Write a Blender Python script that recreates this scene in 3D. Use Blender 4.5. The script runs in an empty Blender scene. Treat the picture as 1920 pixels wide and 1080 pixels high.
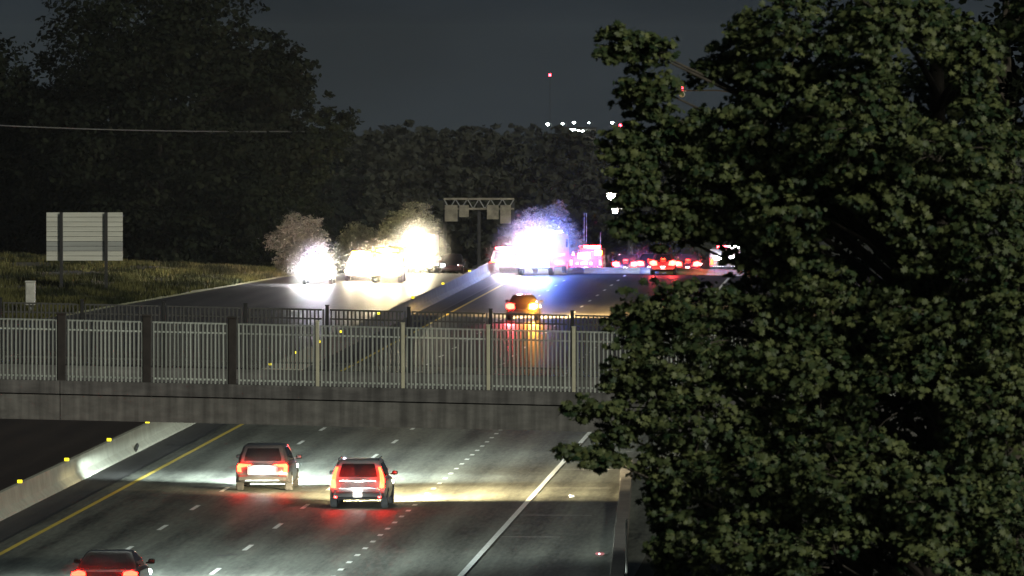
import bpy, bmesh, math, random
import numpy as np
from mathutils import Vector, Matrix

random.seed(7)
RNG = np.random.default_rng(7)
S = bpy.context.scene
COL = S.collection
R = math.radians

# ------------------------------------------------------------------ camera
F = 16000.0                       # focal length in pixels of a 1920 wide frame (300 mm)
H = 15.25
PITCH = math.atan(434.0 / F)
cam_d = bpy.data.cameras.new('camera')
cam_d.sensor_width = 36.0
cam_d.lens = 36.0 * F / 1920.0
cam_d.clip_start = 1.0
cam_d.clip_end = 12000.0
cam_d.dof.use_dof = True
cam_d.dof.focus_distance = 300.0
cam_d.dof.aperture_fstop = 10.0
cam = bpy.data.objects.new('camera', cam_d)
cam.location = (0, 0, H)
cam.rotation_euler = (R(90) - PITCH, 0, 0)
COL.objects.link(cam)
S.camera = cam

# ------------------------------------------------------------------ world and light
W = bpy.data.worlds.new('World')
S.world = W
W.use_nodes = True
nt = W.node_tree
nt.nodes.clear()
wo = nt.nodes.new('ShaderNodeOutputWorld')
wb = nt.nodes.new('ShaderNodeBackground')
tc = nt.nodes.new('ShaderNodeTexCoord')
sx = nt.nodes.new('ShaderNodeSeparateXYZ')
rp = nt.nodes.new('ShaderNodeValToRGB')
rp.color_ramp.elements[0].position = 0.0
rp.color_ramp.elements[0].color = (0.0185, 0.0245, 0.0305, 1)
rp.color_ramp.elements[1].position = 0.5
rp.color_ramp.elements[1].color = (0.0115, 0.0160, 0.0210, 1)
nt.links.new(tc.outputs['Generated'], sx.inputs[0])
nt.links.new(sx.outputs['Z'], rp.inputs[0])
nz = nt.nodes.new('ShaderNodeTexNoise'); nz.inputs['Scale'].default_value = 3.0; nz.inputs['Detail'].default_value = 5
mpw = nt.nodes.new('ShaderNodeMapping'); mpw.inputs['Scale'].default_value = (6, 6, 16)
nt.links.new(tc.outputs['Generated'], mpw.inputs[0]); nt.links.new(mpw.outputs[0], nz.inputs['Vector'])
mrw = nt.nodes.new('ShaderNodeMapRange'); mrw.inputs[1].default_value = .3; mrw.inputs[2].default_value = .7; mrw.inputs[3].default_value = .75; mrw.inputs[4].default_value = 1.3
nt.links.new(nz.outputs['Fac'], mrw.inputs[0])
mxw = nt.nodes.new('ShaderNodeMix'); mxw.data_type = 'RGBA'; mxw.blend_type = 'MULTIPLY'; mxw.inputs['Factor'].default_value = 1
nt.links.new(rp.outputs[0], mxw.inputs['A']); nt.links.new(mrw.outputs[0], mxw.inputs['B'])
nt.links.new(mxw.outputs['Result'], wb.inputs[0])
nt.links.new(wb.outputs[0], wo.inputs[0])
wb.inputs[1].default_value = 1.0

sun_d = bpy.data.lights.new('night_glow', 'SUN')
sun_d.energy = 1.65
sun_d.angle = R(8)
sun_d.color = (1.0, 0.98, 0.84)
sun = bpy.data.objects.new('night_glow', sun_d)
sun.rotation_euler = (R(64), 0, R(38))
COL.objects.link(sun)

S.view_settings.view_transform = 'Standard'
S.view_settings.look = 'None'
S.view_settings.exposure = 0.0
S.view_settings.gamma = 1.0
S.view_settings.use_curve_mapping = False
S.render.engine = 'CYCLES'
S.cycles.use_denoising = True
S.cycles.max_bounces = 6
S.cycles.diffuse_bounces = 2
S.cycles.glossy_bounces = 2
S.cycles.transmission_bounces = 2
S.cycles.volume_bounces = 0
S.cycles.sample_clamp_indirect = 4.0
S.cycles.caustics_reflective = False
S.cycles.caustics_refractive = False

# ------------------------------------------------------------------ placing helpers
CP, SP = math.cos(PITCH), math.sin(PITCH)
def at(px, py, Y):
    """point seen at pixel (px, py) of the 1920x1080 frame, at distance Y"""
    a = (px - 960.0) / F
    b = (540.0 - py) / F
    t = Y / (CP + b * SP)
    return Vector((a * t, Y, H + t * (-SP + b * CP)))
def on_ground(px, py):
    a = (px - 960.0) / F
    b = (540.0 - py) / F
    t = -H / (-SP + b * CP)
    return Vector((a * t, t * (CP + b * SP), 0.0))
def terrain(Y):
    if Y < 600: return 0.0
    t = min(1.0, (Y - 600.0) / 1000.0)
    return -20.0 * (t * 1.5 - 0.5 * t * t * t) if t < 1 else -20.0
RD = Vector((780.0 / F, 1.0)).normalized()        # direction of the motorway
def road(l, s, z=0.0):
    """l: metres to the right of the camera's foot, s: metres along the motorway"""
    x = l * RD.y + s * RD.x
    y = -l * RD.x + s * RD.y
    return Vector((x, y, terrain(y) + z))
HEAD = -math.atan2(RD.x, RD.y)                     # z rotation of a vehicle facing away

# ------------------------------------------------------------------ materials
def new_mat(name):
    m = bpy.data.materials.new(name)
    m.use_nodes = True
    n = m.node_tree.nodes
    return m, m.node_tree, n['Principled BSDF']
def mat(name, col, rough=0.6, metal=0.0, var=0.25, scale=3.0, bump=0.0, stretch=(1, 1, 1), col2=None, detail=6, spec=0.5, coat=0.0, streak=0.0):
    m, t, b = new_mat(name)
    co = t.nodes.new('ShaderNodeTexCoord')
    mp = t.nodes.new('ShaderNodeMapping')
    mp.inputs['Scale'].default_value = stretch
    nz = t.nodes.new('ShaderNodeTexNoise')
    nz.inputs['Scale'].default_value = scale
    nz.inputs['Detail'].default_value = detail
    nz.inputs['Roughness'].default_value = 0.65
    cr = t.nodes.new('ShaderNodeValToRGB')
    c2 = col2 if col2 else tuple(c * (1 - var) for c in col)
    hi = col if col2 else tuple(min(1, c * (1 + var)) for c in col)
    cr.color_ramp.elements[0].position = 0.3
    cr.color_ramp.elements[0].color = (*c2, 1)
    cr.color_ramp.elements[1].position = 0.7
    cr.color_ramp.elements[1].color = (*hi, 1)
    t.links.new(co.outputs['Object'], mp.inputs[0])
    t.links.new(mp.outputs[0], nz.inputs['Vector'])
    t.links.new(nz.outputs['Fac'], cr.inputs[0])
    if streak:
        m2 = t.nodes.new('ShaderNodeMapping'); m2.inputs['Scale'].default_value = (3.2, 3.2, .16)
        n2 = t.nodes.new('ShaderNodeTexNoise'); n2.inputs['Scale'].default_value = 1.3; n2.inputs['Detail'].default_value = 8
        t.links.new(co.outputs['Object'], m2.inputs[0]); t.links.new(m2.outputs[0], n2.inputs['Vector'])
        r2 = t.nodes.new('ShaderNodeMapRange'); r2.inputs[1].default_value = .35; r2.inputs[2].default_value = .62; r2.inputs[3].default_value = 1 - streak
        t.links.new(n2.outputs['Fac'], r2.inputs[0])
        mx = t.nodes.new('ShaderNodeMix'); mx.data_type = 'RGBA'; mx.blend_type = 'MULTIPLY'; mx.inputs['Factor'].default_value = 1
        t.links.new(cr.outputs[0], mx.inputs['A']); t.links.new(r2.outputs[0], mx.inputs['B'])
        t.links.new(mx.outputs['Result'], b.inputs['Base Color'])
    else:
        t.links.new(cr.outputs[0], b.inputs['Base Color'])
    b.inputs['Roughness'].default_value = rough
    b.inputs['Metallic'].default_value = metal
    b.inputs['Specular IOR Level'].default_value = spec
    if coat: b.inputs['Coat Weight'].default_value = coat
    if bump:
        bp = t.nodes.new('ShaderNodeBump')
        bp.inputs['Strength'].default_value = bump
        bp.inputs['Distance'].default_value = 0.05
        t.links.new(nz.outputs['Fac'], bp.inputs['Height'])
        t.links.new(bp.outputs[0], b.inputs['Normal'])
    return m
def glow(name, col, strength):
    m, t, b = new_mat(name)
    b.inputs['Base Color'].default_value = (*[min(.8, c) for c in col], 1)
    b.inputs['Emission Color'].default_value = (*col, 1)
    b.inputs['Emission Strength'].default_value = strength
    b.inputs['Roughness'].default_value = 0.3
    return m
def asphalt(name, lo, hi, rough=0.5, spec=.3):
    """worn paving: long wheel-track streaks along the road, blotches and aggregate grain"""
    m, t, b = new_mat(name)
    L = t.links
    co = t.nodes.new('ShaderNodeTexCoord')
    rot = t.nodes.new('ShaderNodeMapping')
    rot.inputs['Rotation'].default_value = (0, 0, -HEAD)
    L.new(co.outputs['Object'], rot.inputs[0])
    def noise(scale, st, det=5):
        mp = t.nodes.new('ShaderNodeMapping'); mp.inputs['Scale'].default_value = st
        n = t.nodes.new('ShaderNodeTexNoise'); n.inputs['Scale'].default_value = scale; n.inputs['Detail'].default_value = det
        n.inputs['Roughness'].default_value = .7
        L.new(rot.outputs[0], mp.inputs[0]); L.new(mp.outputs[0], n.inputs['Vector'])
        return n.outputs['Fac']
    a = noise(1.0, (1.1, .03, 1)); g = noise(7, (1, .10, 1), 4); c = noise(.25, (1, .35, 1))
    def add(x, y, f):
        n = t.nodes.new('ShaderNodeMath'); n.operation = 'MULTIPLY_ADD'; n.inputs[1].default_value = f
        L.new(y, n.inputs[0]); L.new(x, n.inputs[2]); return n.outputs[0]
    sp = t.nodes.new('ShaderNodeSeparateXYZ'); L.new(rot.outputs[0], sp.inputs[0])
    w1 = t.nodes.new('ShaderNodeMath'); w1.operation = 'MULTIPLY_ADD'; w1.inputs[1].default_value = 2 * math.pi / 1.83; w1.inputs[2].default_value = 28.4 * 2 * math.pi / 1.83
    L.new(sp.outputs['X'], w1.inputs[0])
    w2 = t.nodes.new('ShaderNodeMath'); w2.operation = 'COSINE'; L.new(w1.outputs[0], w2.inputs[0])
    s0 = add(add(a, g, .9), w2.outputs[0], .11); s1 = add(s0, c, .6)
    cr = t.nodes.new('ShaderNodeValToRGB')
    cr.color_ramp.elements[0].position = .85; cr.color_ramp.elements[0].color = (*lo, 1)
    cr.color_ramp.elements[1].position = 1.3; cr.color_ramp.elements[1].color = (*hi, 1)
    mp2 = t.nodes.new('ShaderNodeMath'); mp2.operation = 'MULTIPLY'; mp2.inputs[1].default_value = 1.0
    L.new(s1, mp2.inputs[0])
    mr = t.nodes.new('ShaderNodeMapRange'); mr.inputs[1].default_value = .85; mr.inputs[2].default_value = 1.62
    L.new(mp2.outputs[0], mr.inputs[0])
    cr.color_ramp.elements[0].position = 0.1; cr.color_ramp.elements[1].position = .9
    L.new(mr.outputs[0], cr.inputs[0]); L.new(cr.outputs[0], b.inputs['Base Color'])
    b.inputs['Roughness'].default_value = rough; b.inputs['Specular IOR Level'].default_value = spec
    bp = t.nodes.new('ShaderNodeBump'); bp.inputs['Strength'].default_value = .35; bp.inputs['Distance'].default_value = .01
    L.new(g, bp.inputs['Height']); L.new(bp.outputs[0], b.inputs['Normal'])
    return m
def leaf_mat(name, dark, lightc, rough=.55, spec=.3):
    """foliage: each leaf has its own tone from the mesh attribute 'tone'"""
    m, t, b = new_mat(name)
    at_ = t.nodes.new('ShaderNodeAttribute'); at_.attribute_name = 'tone'
    cr = t.nodes.new('ShaderNodeValToRGB')
    cr.color_ramp.elements[0].color = (*dark, 1)
    cr.color_ramp.elements[1].color = (*lightc, 1)
    t.links.new(at_.outputs['Fac'], cr.inputs[0])
    t.links.new(cr.outputs[0], b.inputs['Base Color'])
    b.inputs['Roughness'].default_value = rough
    b.inputs['Specular IOR Level'].default_value = spec
    return m

M = {}
M['road'] = asphalt('worn_concrete_paving', (.020, .021, .018), (.155, .166, .138), .58, .2)
M['west_road'] = asphalt('dark_brown_paving', (.020, .014, .010), (.045, .033, .025), .6)
M['far_road'] = asphalt('grey_paving', (.022, .022, .022), (.06, .06, .06), .5, .03)
M['shoulder'] = asphalt('dark_shoulder_asphalt', (.030, .030, .030), (.065, .065, .062), .6)
M['ground'] = mat('dark_soil', (.030, .034, .018), .95, var=.5, scale=.6, bump=.4, col2=(.014, .012, .008))
M['concrete'] = mat('bridge_concrete', (.21, .207, .19), .85, bump=.3, scale=2.6, stretch=(.6, 1, 1.2), col2=(.11, .107, .10), detail=12, streak=.45)
M['concrete_dark'] = mat('stained_concrete', (.19, .185, .175), .85, bump=.3, scale=2.0, stretch=(.5, 1, 1.6), col2=(.085, .082, .08), detail=12, streak=.5)
M['dimmed_barrier'] = mat('dimmed_barrier_concrete', (.085, .085, .075), .9, var=.35, scale=1.0)  # darker copy of the barrier concrete: far segments' shade put into the colour
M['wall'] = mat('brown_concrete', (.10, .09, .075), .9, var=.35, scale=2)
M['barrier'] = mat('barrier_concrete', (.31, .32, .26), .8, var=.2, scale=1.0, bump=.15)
M['deck'] = mat('deck_paving', (.17, .16, .155), .75, var=.3, scale=1.2)
M['kerb'] = mat('lit_grass_edge', (.30, .31, .17), .9, var=.4, scale=1.5)  # pale yellow-green: headlamp light on the grass edge put into the colour
M['white_line'] = mat('white_road_paint', (.66, .68, .64), .55, var=.25, scale=5)
M['yellow_line'] = mat('yellow_road_paint', (.55, .42, .06), .55, var=.25, scale=3)
M['tar'] = mat('black_joint_sealant', (.008, .008, .008), .5, var=.3)
M['fence'] = mat('pale_fence_steel', (.37, .40, .36), .5, var=.2, scale=4)
def vary(m, k):
    t = m.node_tree; b = t.nodes['Principled BSDF']; src = b.inputs['Base Color'].links[0].from_socket
    oi = t.nodes.new('ShaderNodeObjectInfo'); r = t.nodes.new('ShaderNodeMapRange'); r.inputs[3].default_value = 1 - k; r.inputs[4].default_value = 1 + k
    t.links.new(oi.outputs['Random'], r.inputs[0])
    mx = t.nodes.new('ShaderNodeMix'); mx.data_type = 'RGBA'; mx.blend_type = 'MULTIPLY'; mx.inputs['Factor'].default_value = 1
    t.links.new(src, mx.inputs['A']); t.links.new(r.outputs[0], mx.inputs['B']); t.links.new(mx.outputs['Result'], b.inputs['Base Color'])
vary(M['fence'], .35)
M['fence_post'] = mat('cream_fence_post', (.54, .52, .38), .5, var=.12, scale=3)
M['pilaster'] = mat('dark_pilaster', (.030, .025, .022), .85, var=.4, scale=3)
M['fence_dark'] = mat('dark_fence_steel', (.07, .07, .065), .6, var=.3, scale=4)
M['sign_back'] = mat('bare_aluminium', (.60, .61, .54), .45, metal=.15, var=.16, scale=.9, stretch=(.25, 1, 5))
M['sign_dull'] = mat('dull_aluminium', (.36, .38, .36), .5, metal=.15, var=.2, scale=.9, stretch=(.25, 1, 5))
M['gantry'] = mat('tan_gantry_paint', (.22, .20, .15), .7, var=.5, scale=1.2)
M['cable'] = mat('weathered_cable', (.05, .055, .05), .8, var=.2)
M['dark_steel'] = mat('dark_steel', (.018, .018, .018), .6, var=.4)
M['steel'] = mat('galvanised_steel', (.30, .31, .30), .5, metal=.4, var=.2)
M['cabinet'] = mat('pale_cabinet_paint', (.50, .50, .45), .6, var=.25, scale=2)
M['bark'] = mat('bark', (.085, .070, .052), .9, var=.5, scale=6, bump=.6, stretch=(1, 1, .25))
M['dark_bark'] = mat('dark_bark', (.018, .016, .013), .95, var=.4, scale=6, bump=.5, stretch=(1, 1, .25), spec=.1)
M['bark_pale'] = mat('pale_bark', (.075, .064, .050), .9, var=.4, scale=6, bump=.5, stretch=(1, 1, .3))
M['grass'] = leaf_mat('grass_blades', (.016, .020, .008), (.095, .092, .032), .85, .1)
M['maple'] = leaf_mat('maple_leaves', (.014, .038, .015), (.168, .188, .066))
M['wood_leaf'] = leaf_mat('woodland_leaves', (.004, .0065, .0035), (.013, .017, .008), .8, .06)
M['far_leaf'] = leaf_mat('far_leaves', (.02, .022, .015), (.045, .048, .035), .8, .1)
M['bush_leaf'] = leaf_mat('roadside_leaves', (.05, .055, .03), (.13, .13, .08))
M['tyre'] = mat('tyre_rubber', (.018, .018, .018), .9, var=.3)
M['rim'] = mat('alloy_rim', (.35, .35, .36), .35, metal=.7, var=.15)
M['glass'] = mat('tinted_glass', (.012, .012, .014), .08, var=.2, spec=.7)
M['silver'] = mat('silver_paint', (.46, .46, .47), .3, metal=.3, var=.06, coat=.6)
M['grey_paint'] = mat('dark_grey_paint', (.10, .095, .10), .3, metal=.2, var=.06, coat=.6)
M['pale_paint'] = mat('pale_grey_paint', (.26, .26, .27), .3, metal=.2, var=.06, coat=.6)
M['maroon'] = mat('dark_red_paint', (.10, .030, .032), .3, metal=.2, var=.1, coat=.6)
M['black_paint'] = mat('black_car_paint', (.012, .009, .009), .25, var=.1, coat=.6)
M['white_paint'] = mat('white_vehicle_paint', (.74, .74, .74), .35, var=.05, coat=.5)
M['red_paint'] = mat('red_engine_paint', (.42, .02, .018), .3, var=.08, coat=.6)
M['yellow_paint'] = mat('yellow_truck_paint', (.65, .40, .04), .35, var=.08, coat=.5)
M['plastic'] = mat('black_plastic', (.022, .022, .022), .6, var=.3)
M['chrome'] = mat('bright_trim', (.72, .72, .74), .22, metal=.9, var=.05)
M['plate'] = mat('licence_plate', (.80, .80, .78), .4, var=.03)
M['stone'] = mat('pale_stone', (.6, .58, .55), .8, var=.2)
M['tail'] = glow('tail_lamp', (1.0, .010, .003), 85)
M['tail_red'] = glow('red_tail_lamp', (1.0, .006, .003), 85)
M['tail_hot'] = glow('bright_brake_lamp', (1.0, .02, .012), 50)
M['tail_dim'] = glow('tail_lamp_dim', (1.0, .03, .02), 4)
M['head_cool'] = glow('cool_headlamp', (.85, .95, 1.0), 260)
M['head_warm'] = glow('warm_headlamp', (1.0, .72, .36), 260)
M['lamp_white'] = glow('white_flood_lamp', (.95, .97, 1.0), 160)
M['blue_lamp'] = glow('blue_beacon', (.06, .14, 1.0), 150)
M['red_lamp'] = glow('red_beacon', (1.0, .03, .04), 90)
M['amber_lamp'] = glow('amber_beacon', (1.0, .38, .03), 110)
M['amber_signal'] = glow('amber_signal', (1.0, .36, .02), 120)
M['pink_strip'] = glow('lit_rear_panel', (1.0, .50, .55), 7)
M['marker'] = glow('glowing_yellow_reflector', (1.0, .80, .02), 1.6)  # barrier reflectors, made emissive
M['street'] = glow('street_lamp', (1.0, .92, .78), 160)
M['city_white'] = glow('far_white_lamp', (.85, 1.0, .95), 40)
M['city_red'] = glow('far_red_lamp', (1.0, .03, .05), 34)
M['plate_lamp'] = glow('plate_lamp', (1.0, .95, .85), 30)

# ------------------------------------------------------------------ mesh helpers
class MB:
    def __init__(self): self.v = []; self.f = []
    def add(self, vs, fs):
        o = len(self.v)
        self.v += [tuple(v) for v in vs]
        self.f += [tuple(i + o for i in f) for f in fs]
        return self
    def box(self, c, s, rz=0.0, ch=0.0):
        hx, hy, hz = s[0] / 2, s[1] / 2, s[2] / 2
        ca, sa = math.cos(rz), math.sin(rz)
        def tr(x, y, z): return (c[0] + x * ca - y * sa, c[1] + x * sa + y * ca, c[2] + z)
        if ch <= 0:
            p = [tr(x, y, z) for z in (-hz, hz) for x, y in ((-hx, -hy), (hx, -hy), (hx, hy), (-hx, hy))]
            return self.add(p, [(3, 2, 1, 0), (4, 5, 6, 7), (0, 1, 5, 4), (1, 2, 6, 5), (2, 3, 7, 6), (3, 0, 4, 7)])
        def ring(e, z):
            q = ch
            x, y = hx - e, hy - e
            return [tr(*k, z) for k in ((-x + q, -y), (x - q, -y), (x, -y + q), (x, y - q), (x - q, y), (-x + q, y), (-x, y - q), (-x, -y + q))]
        rs = [ring(ch, -hz), ring(0, -hz + ch), ring(0, hz - ch), ring(ch, hz)]
        return self.loft(rs)
    def loft(self, rings, cap=True):
        n = len(rings[0]); o = 0; vs = [p for r in rings for p in r]; fs = []
        for i in range(len(rings) - 1):
            for j in range(n):
                k = (j + 1) % n
                fs.append((i * n + j, i * n + k, (i + 1) * n + k, (i + 1) * n + j))
        if cap:
            fs.append(tuple(range(n))[::-1]); fs.append(tuple((len(rings) - 1) * n + j for j in range(n)))
        return self.add(vs, fs)
    def tube(self, p0, p1, r0, r1=None, n=8, cap=True):
        p0, p1 = Vector(p0), Vector(p1); r1 = r0 if r1 is None else r1
        d = (p1 - p0).normalized()
        a = d.orthogonal().normalized(); b = d.cross(a)
        rg = lambda p, r: [p + a * (r * math.cos(2 * math.pi * i / n)) + b * (r * math.sin(2 * math.pi * i / n)) for i in range(n)]
        return self.loft([rg(p0, r0), rg(p1, r1)], cap)
    def path(self, pts, rads, n=7):
        pts = [Vector(p) for p in pts]; rings = []; a = None
        for i, p in enumerate(pts):
            d = (pts[min(i + 1, len(pts) - 1)] - pts[max(i - 1, 0)]).normalized()
            if a is None: a = d.orthogonal().normalized()
            a = (a - d * a.dot(d)).normalized(); b = d.cross(a)
            rings.append([p + a * (rads[i] * math.cos(2 * math.pi * k / n)) + b * (rads[i] * math.sin(2 * math.pi * k / n)) for k in range(n)])
        return self.loft(rings)
    def prism(self, poly, y0, y1):
        """poly in x,z extruded between y0 and y1"""
        n = len(poly)
        return self.loft([[(x, y0, z) for x, z in poly], [(x, y1, z) for x, z in poly]])
    def quad(self, a, b, c, d): return self.add([a, b, c, d], [(0, 1, 2, 3)])
    def mesh(self, name, m, smooth=False, bevel=0.0):
        me = bpy.data.meshes.new(name)
        me.from_pydata(self.v, [], self.f)
        bm = bmesh.new(); bm.from_mesh(me)
        bmesh.ops.recalc_face_normals(bm, faces=bm.faces)
        if bevel:
            es = [e for e in bm.edges if len(e.link_faces) == 2 and e.calc_face_angle(0) > R(28)]
            bmesh.ops.bevel(bm, geom=es, offset=bevel, segments=2, profile=.6, affect='EDGES', clamp_overlap=True)
        for f in bm.faces: f.smooth = smooth
        bm.to_mesh(me); bm.free()
        me.materials.append(m)
        if smooth: me.set_sharp_from_angle(angle=R(38))
        return me
    def build(self, name, m, parent=None, smooth=False, bevel=0.0):
        return link(name, self.mesh(name, m, smooth, bevel), parent)
def link(name, me, parent=None, loc=None):
    o = bpy.data.objects.new(name, me)
    COL.objects.link(o)
    if parent: o.parent = parent
    if loc is not None: o.location = loc
    return o
def tag(o, label=None, cat=None, group=None, kind=None):
    if label: o['label'] = label
    if cat: o['category'] = cat
    if group: o['group'] = group
    if kind: o['kind'] = kind
    return o
def empty(name, loc, rz=0.0, label=None, cat=None, group=None):
    o = bpy.data.objects.new(name, None)
    COL.objects.link(o)
    o.location = loc; o.rotation_euler = (0, 0, rz); o.empty_display_size = .5
    return tag(o, label, cat, group)
def copy_tree(o, parent=None):
    c = o.copy(); COL.objects.link(c)
    if parent: c.parent = parent
    for ch in list(o.children): copy_tree(ch, c)
    return c
def lamp(kind, loc, power, col, parent=None, size=.1, rot=None, cone=None, blend=.5):
    d = bpy.data.lights.new(kind.lower() + '_beam', kind)
    d.energy = power; d.color = col
    if kind == 'POINT': d.shadow_soft_size = size
    if kind == 'SPOT':
        d.shadow_soft_size = size; d.spot_size = cone; d.spot_blend = blend
    o = bpy.data.objects.new(kind.lower() + '_beam', d)
    COL.objects.link(o); o.location = loc
    if rot: o.rotation_euler = rot
    if parent: o.parent = parent
    return o
def low_beam(o, sharp=1.0):
    """a dipped headlamp: most light just below the horizontal, little close in front, hardly any above"""
    d = o.data; d.use_nodes = True
    t = d.node_tree; L = t.links
    em = [n for n in t.nodes if n.type == 'EMISSION'][0]
    co = t.nodes.new('ShaderNodeTexCoord'); s = t.nodes.new('ShaderNodeSeparateXYZ')
    L.new(co.outputs['Normal'], s.inputs[0])
    ad = t.nodes.new('ShaderNodeMath'); ad.operation = 'ADD'; ad.inputs[1].default_value = .5
    L.new(s.outputs['Y'], ad.inputs[0])
    ab = t.nodes.new('ShaderNodeMath'); ab.operation = 'ABSOLUTE'; L.new(s.outputs['X'], ab.inputs[0])
    def part(stops, lat):
        # the lamp is aimed level: local y is up; -0.5..0.5 is mapped to 0..1
        cr = t.nodes.new('ShaderNodeValToRGB'); e = cr.color_ramp.elements
        e[0].position = 0; e[0].color = (.01, .01, .01, 1); e[1].position = 1; e[1].color = (.004, .004, .004, 1)
        for p, v in stops: k = e.new(p); k.color = (v, v, v, 1)
        L.new(ad.outputs[0], cr.inputs[0])
        mr = t.nodes.new('ShaderNodeMapRange'); mr.interpolation_type = 'SMOOTHSTEP'
        for k, v in zip((1, 2, 3, 4), lat): mr.inputs[k].default_value = v
        L.new(ab.outputs[0], mr.inputs[0])
        mu = t.nodes.new('ShaderNodeMath'); mu.operation = 'MULTIPLY'
        L.new(cr.outputs[0], mu.inputs[0]); L.new(mr.outputs[0], mu.inputs[1]); return mu.outputs[0]
    far = part(((.40, .05), (.45, .40), (.472, 1.0), (.487, .50), (.497, .03), (.55, .004)), (.05, .50, 1.0, .02))
    near = part(((.22, .05), (.34, .14), (.42, .28), (.442, .10), (.472, .03), (.50, .004)), (.2, 1.0, 1.0, .10))
    su = t.nodes.new('ShaderNodeMath'); su.operation = 'ADD'
    L.new(far, su.inputs[0]); L.new(near, su.inputs[1]); L.new(su.outputs[0], em.inputs['Strength'])
    return o

# ------------------------------------------------------------------ ground
ys = [-60, 100, 200, 300, 400, 500, 560, 600] + [600 + 25 * i for i in range(1, 41)] + [2000, 2600, 3400]
xs = [-1200, -400, -150, -60, -30, 0, 30, 60, 150, 400, 1200]
b = MB()
vs = [(x, y, terrain(y) - .03) for y in ys for x in xs]
nx = len(xs)
b.add(vs, [(j * nx + i, j * nx + i + 1, (j + 1) * nx + i + 1, (j + 1) * nx + i) for j in range(len(ys) - 1) for i in range(nx - 1)])
tag(b.build('ground', M['ground']), kind='structure')

def strip(name, l0, l1, s0, s1, m, z=0.0, step=None, kind='structure', parent=None):
    b = MB()
    n = max(1, int((s1 - s0) / (step or 20.0)))
    f0 = l0 if callable(l0) else (lambda s: l0)
    f1 = l1 if callable(l1) else (lambda s: l1)
    ss = [s0 + (s1 - s0) * i / n for i in range(n + 1)]
    vs = []
    for s in ss: vs += [road(f0(s), s, z), road(f1(s), s, z)]
    b.add(vs, [(2 * i, 2 * i + 1, 2 * i + 3, 2 * i + 2) for i in range(n)])
    o = b.build(name, m, parent)
    if kind and not parent: o['kind'] = kind
    return o
YEL, D1, D2, DOT, RGT = -28.4, -24.74, -21.08, -17.42, -13.70
BASE = -30.4
strip('eastbound_road', -29.05, -8.6, 60, 420, M['road'])
strip('eastbound_road', -29.05, -8.6, 420, 1500, M['far_road'])
strip('median_shoulder', BASE + .02, -29.17, 60, 1500, M['shoulder'])
strip('shoulder_joint', -29.17, -29.05, 60, 1500, M['tar'], .001)
WEDGE = lambda s: -31.05 - 20.0 if s < 480 else -31.05 - 20.0 + max(0, (s - 500)) * .022
strip('westbound_road', lambda s: -52.0, -31.1, 60, 440, M['west_road'])
# beyond the bridge the slip road spreads to the left
def wb_left(s):
    k = [(440, -54), (520, -49.5), (545, -47.6), (606, -43.2), (700, -44), (1500, -46)]
    for (a, u), (c, w) in zip(k, k[1:]):
        if s <= c: return u + (w - u) * (s - a) / (c - a)
    return k[-1][1]
strip('westbound_road', wb_left, -31.1, 440, 1500, M['far_road'])

# painted lines: each continuous stripe one strip, each dash a piece of its own
strip('yellow_edge_line', YEL - .09, YEL + .09, 60, 1200, M['yellow_line'], .006)
strip('white_edge_line', RGT - .09, RGT + .09, 60, 1200, M['white_line'], .006)
def dashes(name, l, s_list, ln, w, m, kind_parent):
    for i, s in enumerate(s_list):
        bb = MB(); h = w / 2
        p = [road(l - h, s - ln / 2, .006), road(l + h, s - ln / 2, .006), road(l + h, s + ln / 2, .006), road(l - h, s + ln / 2, .006)]
        bb.quad(*p)
        o = bb.build(name, m); o['kind'] = 'structure'
def s_of(px, py):
    p = on_ground(px, py); return p.x * RD.x + p.y * RD.y
a0 = s_of(703, 855)
dashes('lane_dash', D2, [a0 + 12.19 * k for k in range(-8, 24)], 3.05, .15, M['white_line'], None)
a1 = s_of(368, 952)
dashes('lane_dash', D1, [a1 + 12.19 * k for k in range(-6, 25)], 3.05, .15, M['white_line'], None)
a2 = s_of(866, 870)
dashes('exit_lane_dot', DOT, [a2 + 3.66 * k for k in range(-26, 40)], .95, .16, M['white_line'], None)
strip('lit_verge_strip', lambda q: wb_left(q) - .8, lambda q: wb_left(q) + .05, 500, 800, M['kerb'], .012, step=4)  # pale strip standing in for the grass edge lit by headlamps
# transverse joints of the concrete slabs on the right lanes
for i, s in enumerate([s_of(1040, 915), s_of(1095, 880), s_of(1035, 1007), s_of(1000, 966), s_of(1100, 846)]):
    bb = MB(); l0 = RGT + .15; w = .05
    l1 = l0 + 2.4 - .25 * (i % 3)
    bb.quad(road(l0, s - w, .005), road(l1, s - w, .005), road(l1, s + w, .005), road(l0, s + w, .005))
    tag(bb.build('slab_joint', M['stone']), kind='structure')
# old cracks and a skid mark
for pts, w in (([(312, 834), (335, 836), (350, 834), (372, 826)], .10), ([(400, 1042), (418, 1043), (445, 1041)], .09), ([(285, 842), (262, 858)], .05)):
    bb = MB()
    q = [on_ground(*p) for p in pts]
    for a_, c_ in zip(q, q[1:]):
        n_ = Vector((0, 1, 0)) * w * 6
        bb.quad(a_ + Vector((0, 0, .007)), c_ + Vector((0, 0, .007)), c_ + n_ + Vector((0, 0, .007)), a_ + n_ + Vector((0, 0, .007)))
    tag(bb.build('road_crack', M['tar']), kind='structure')

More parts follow.
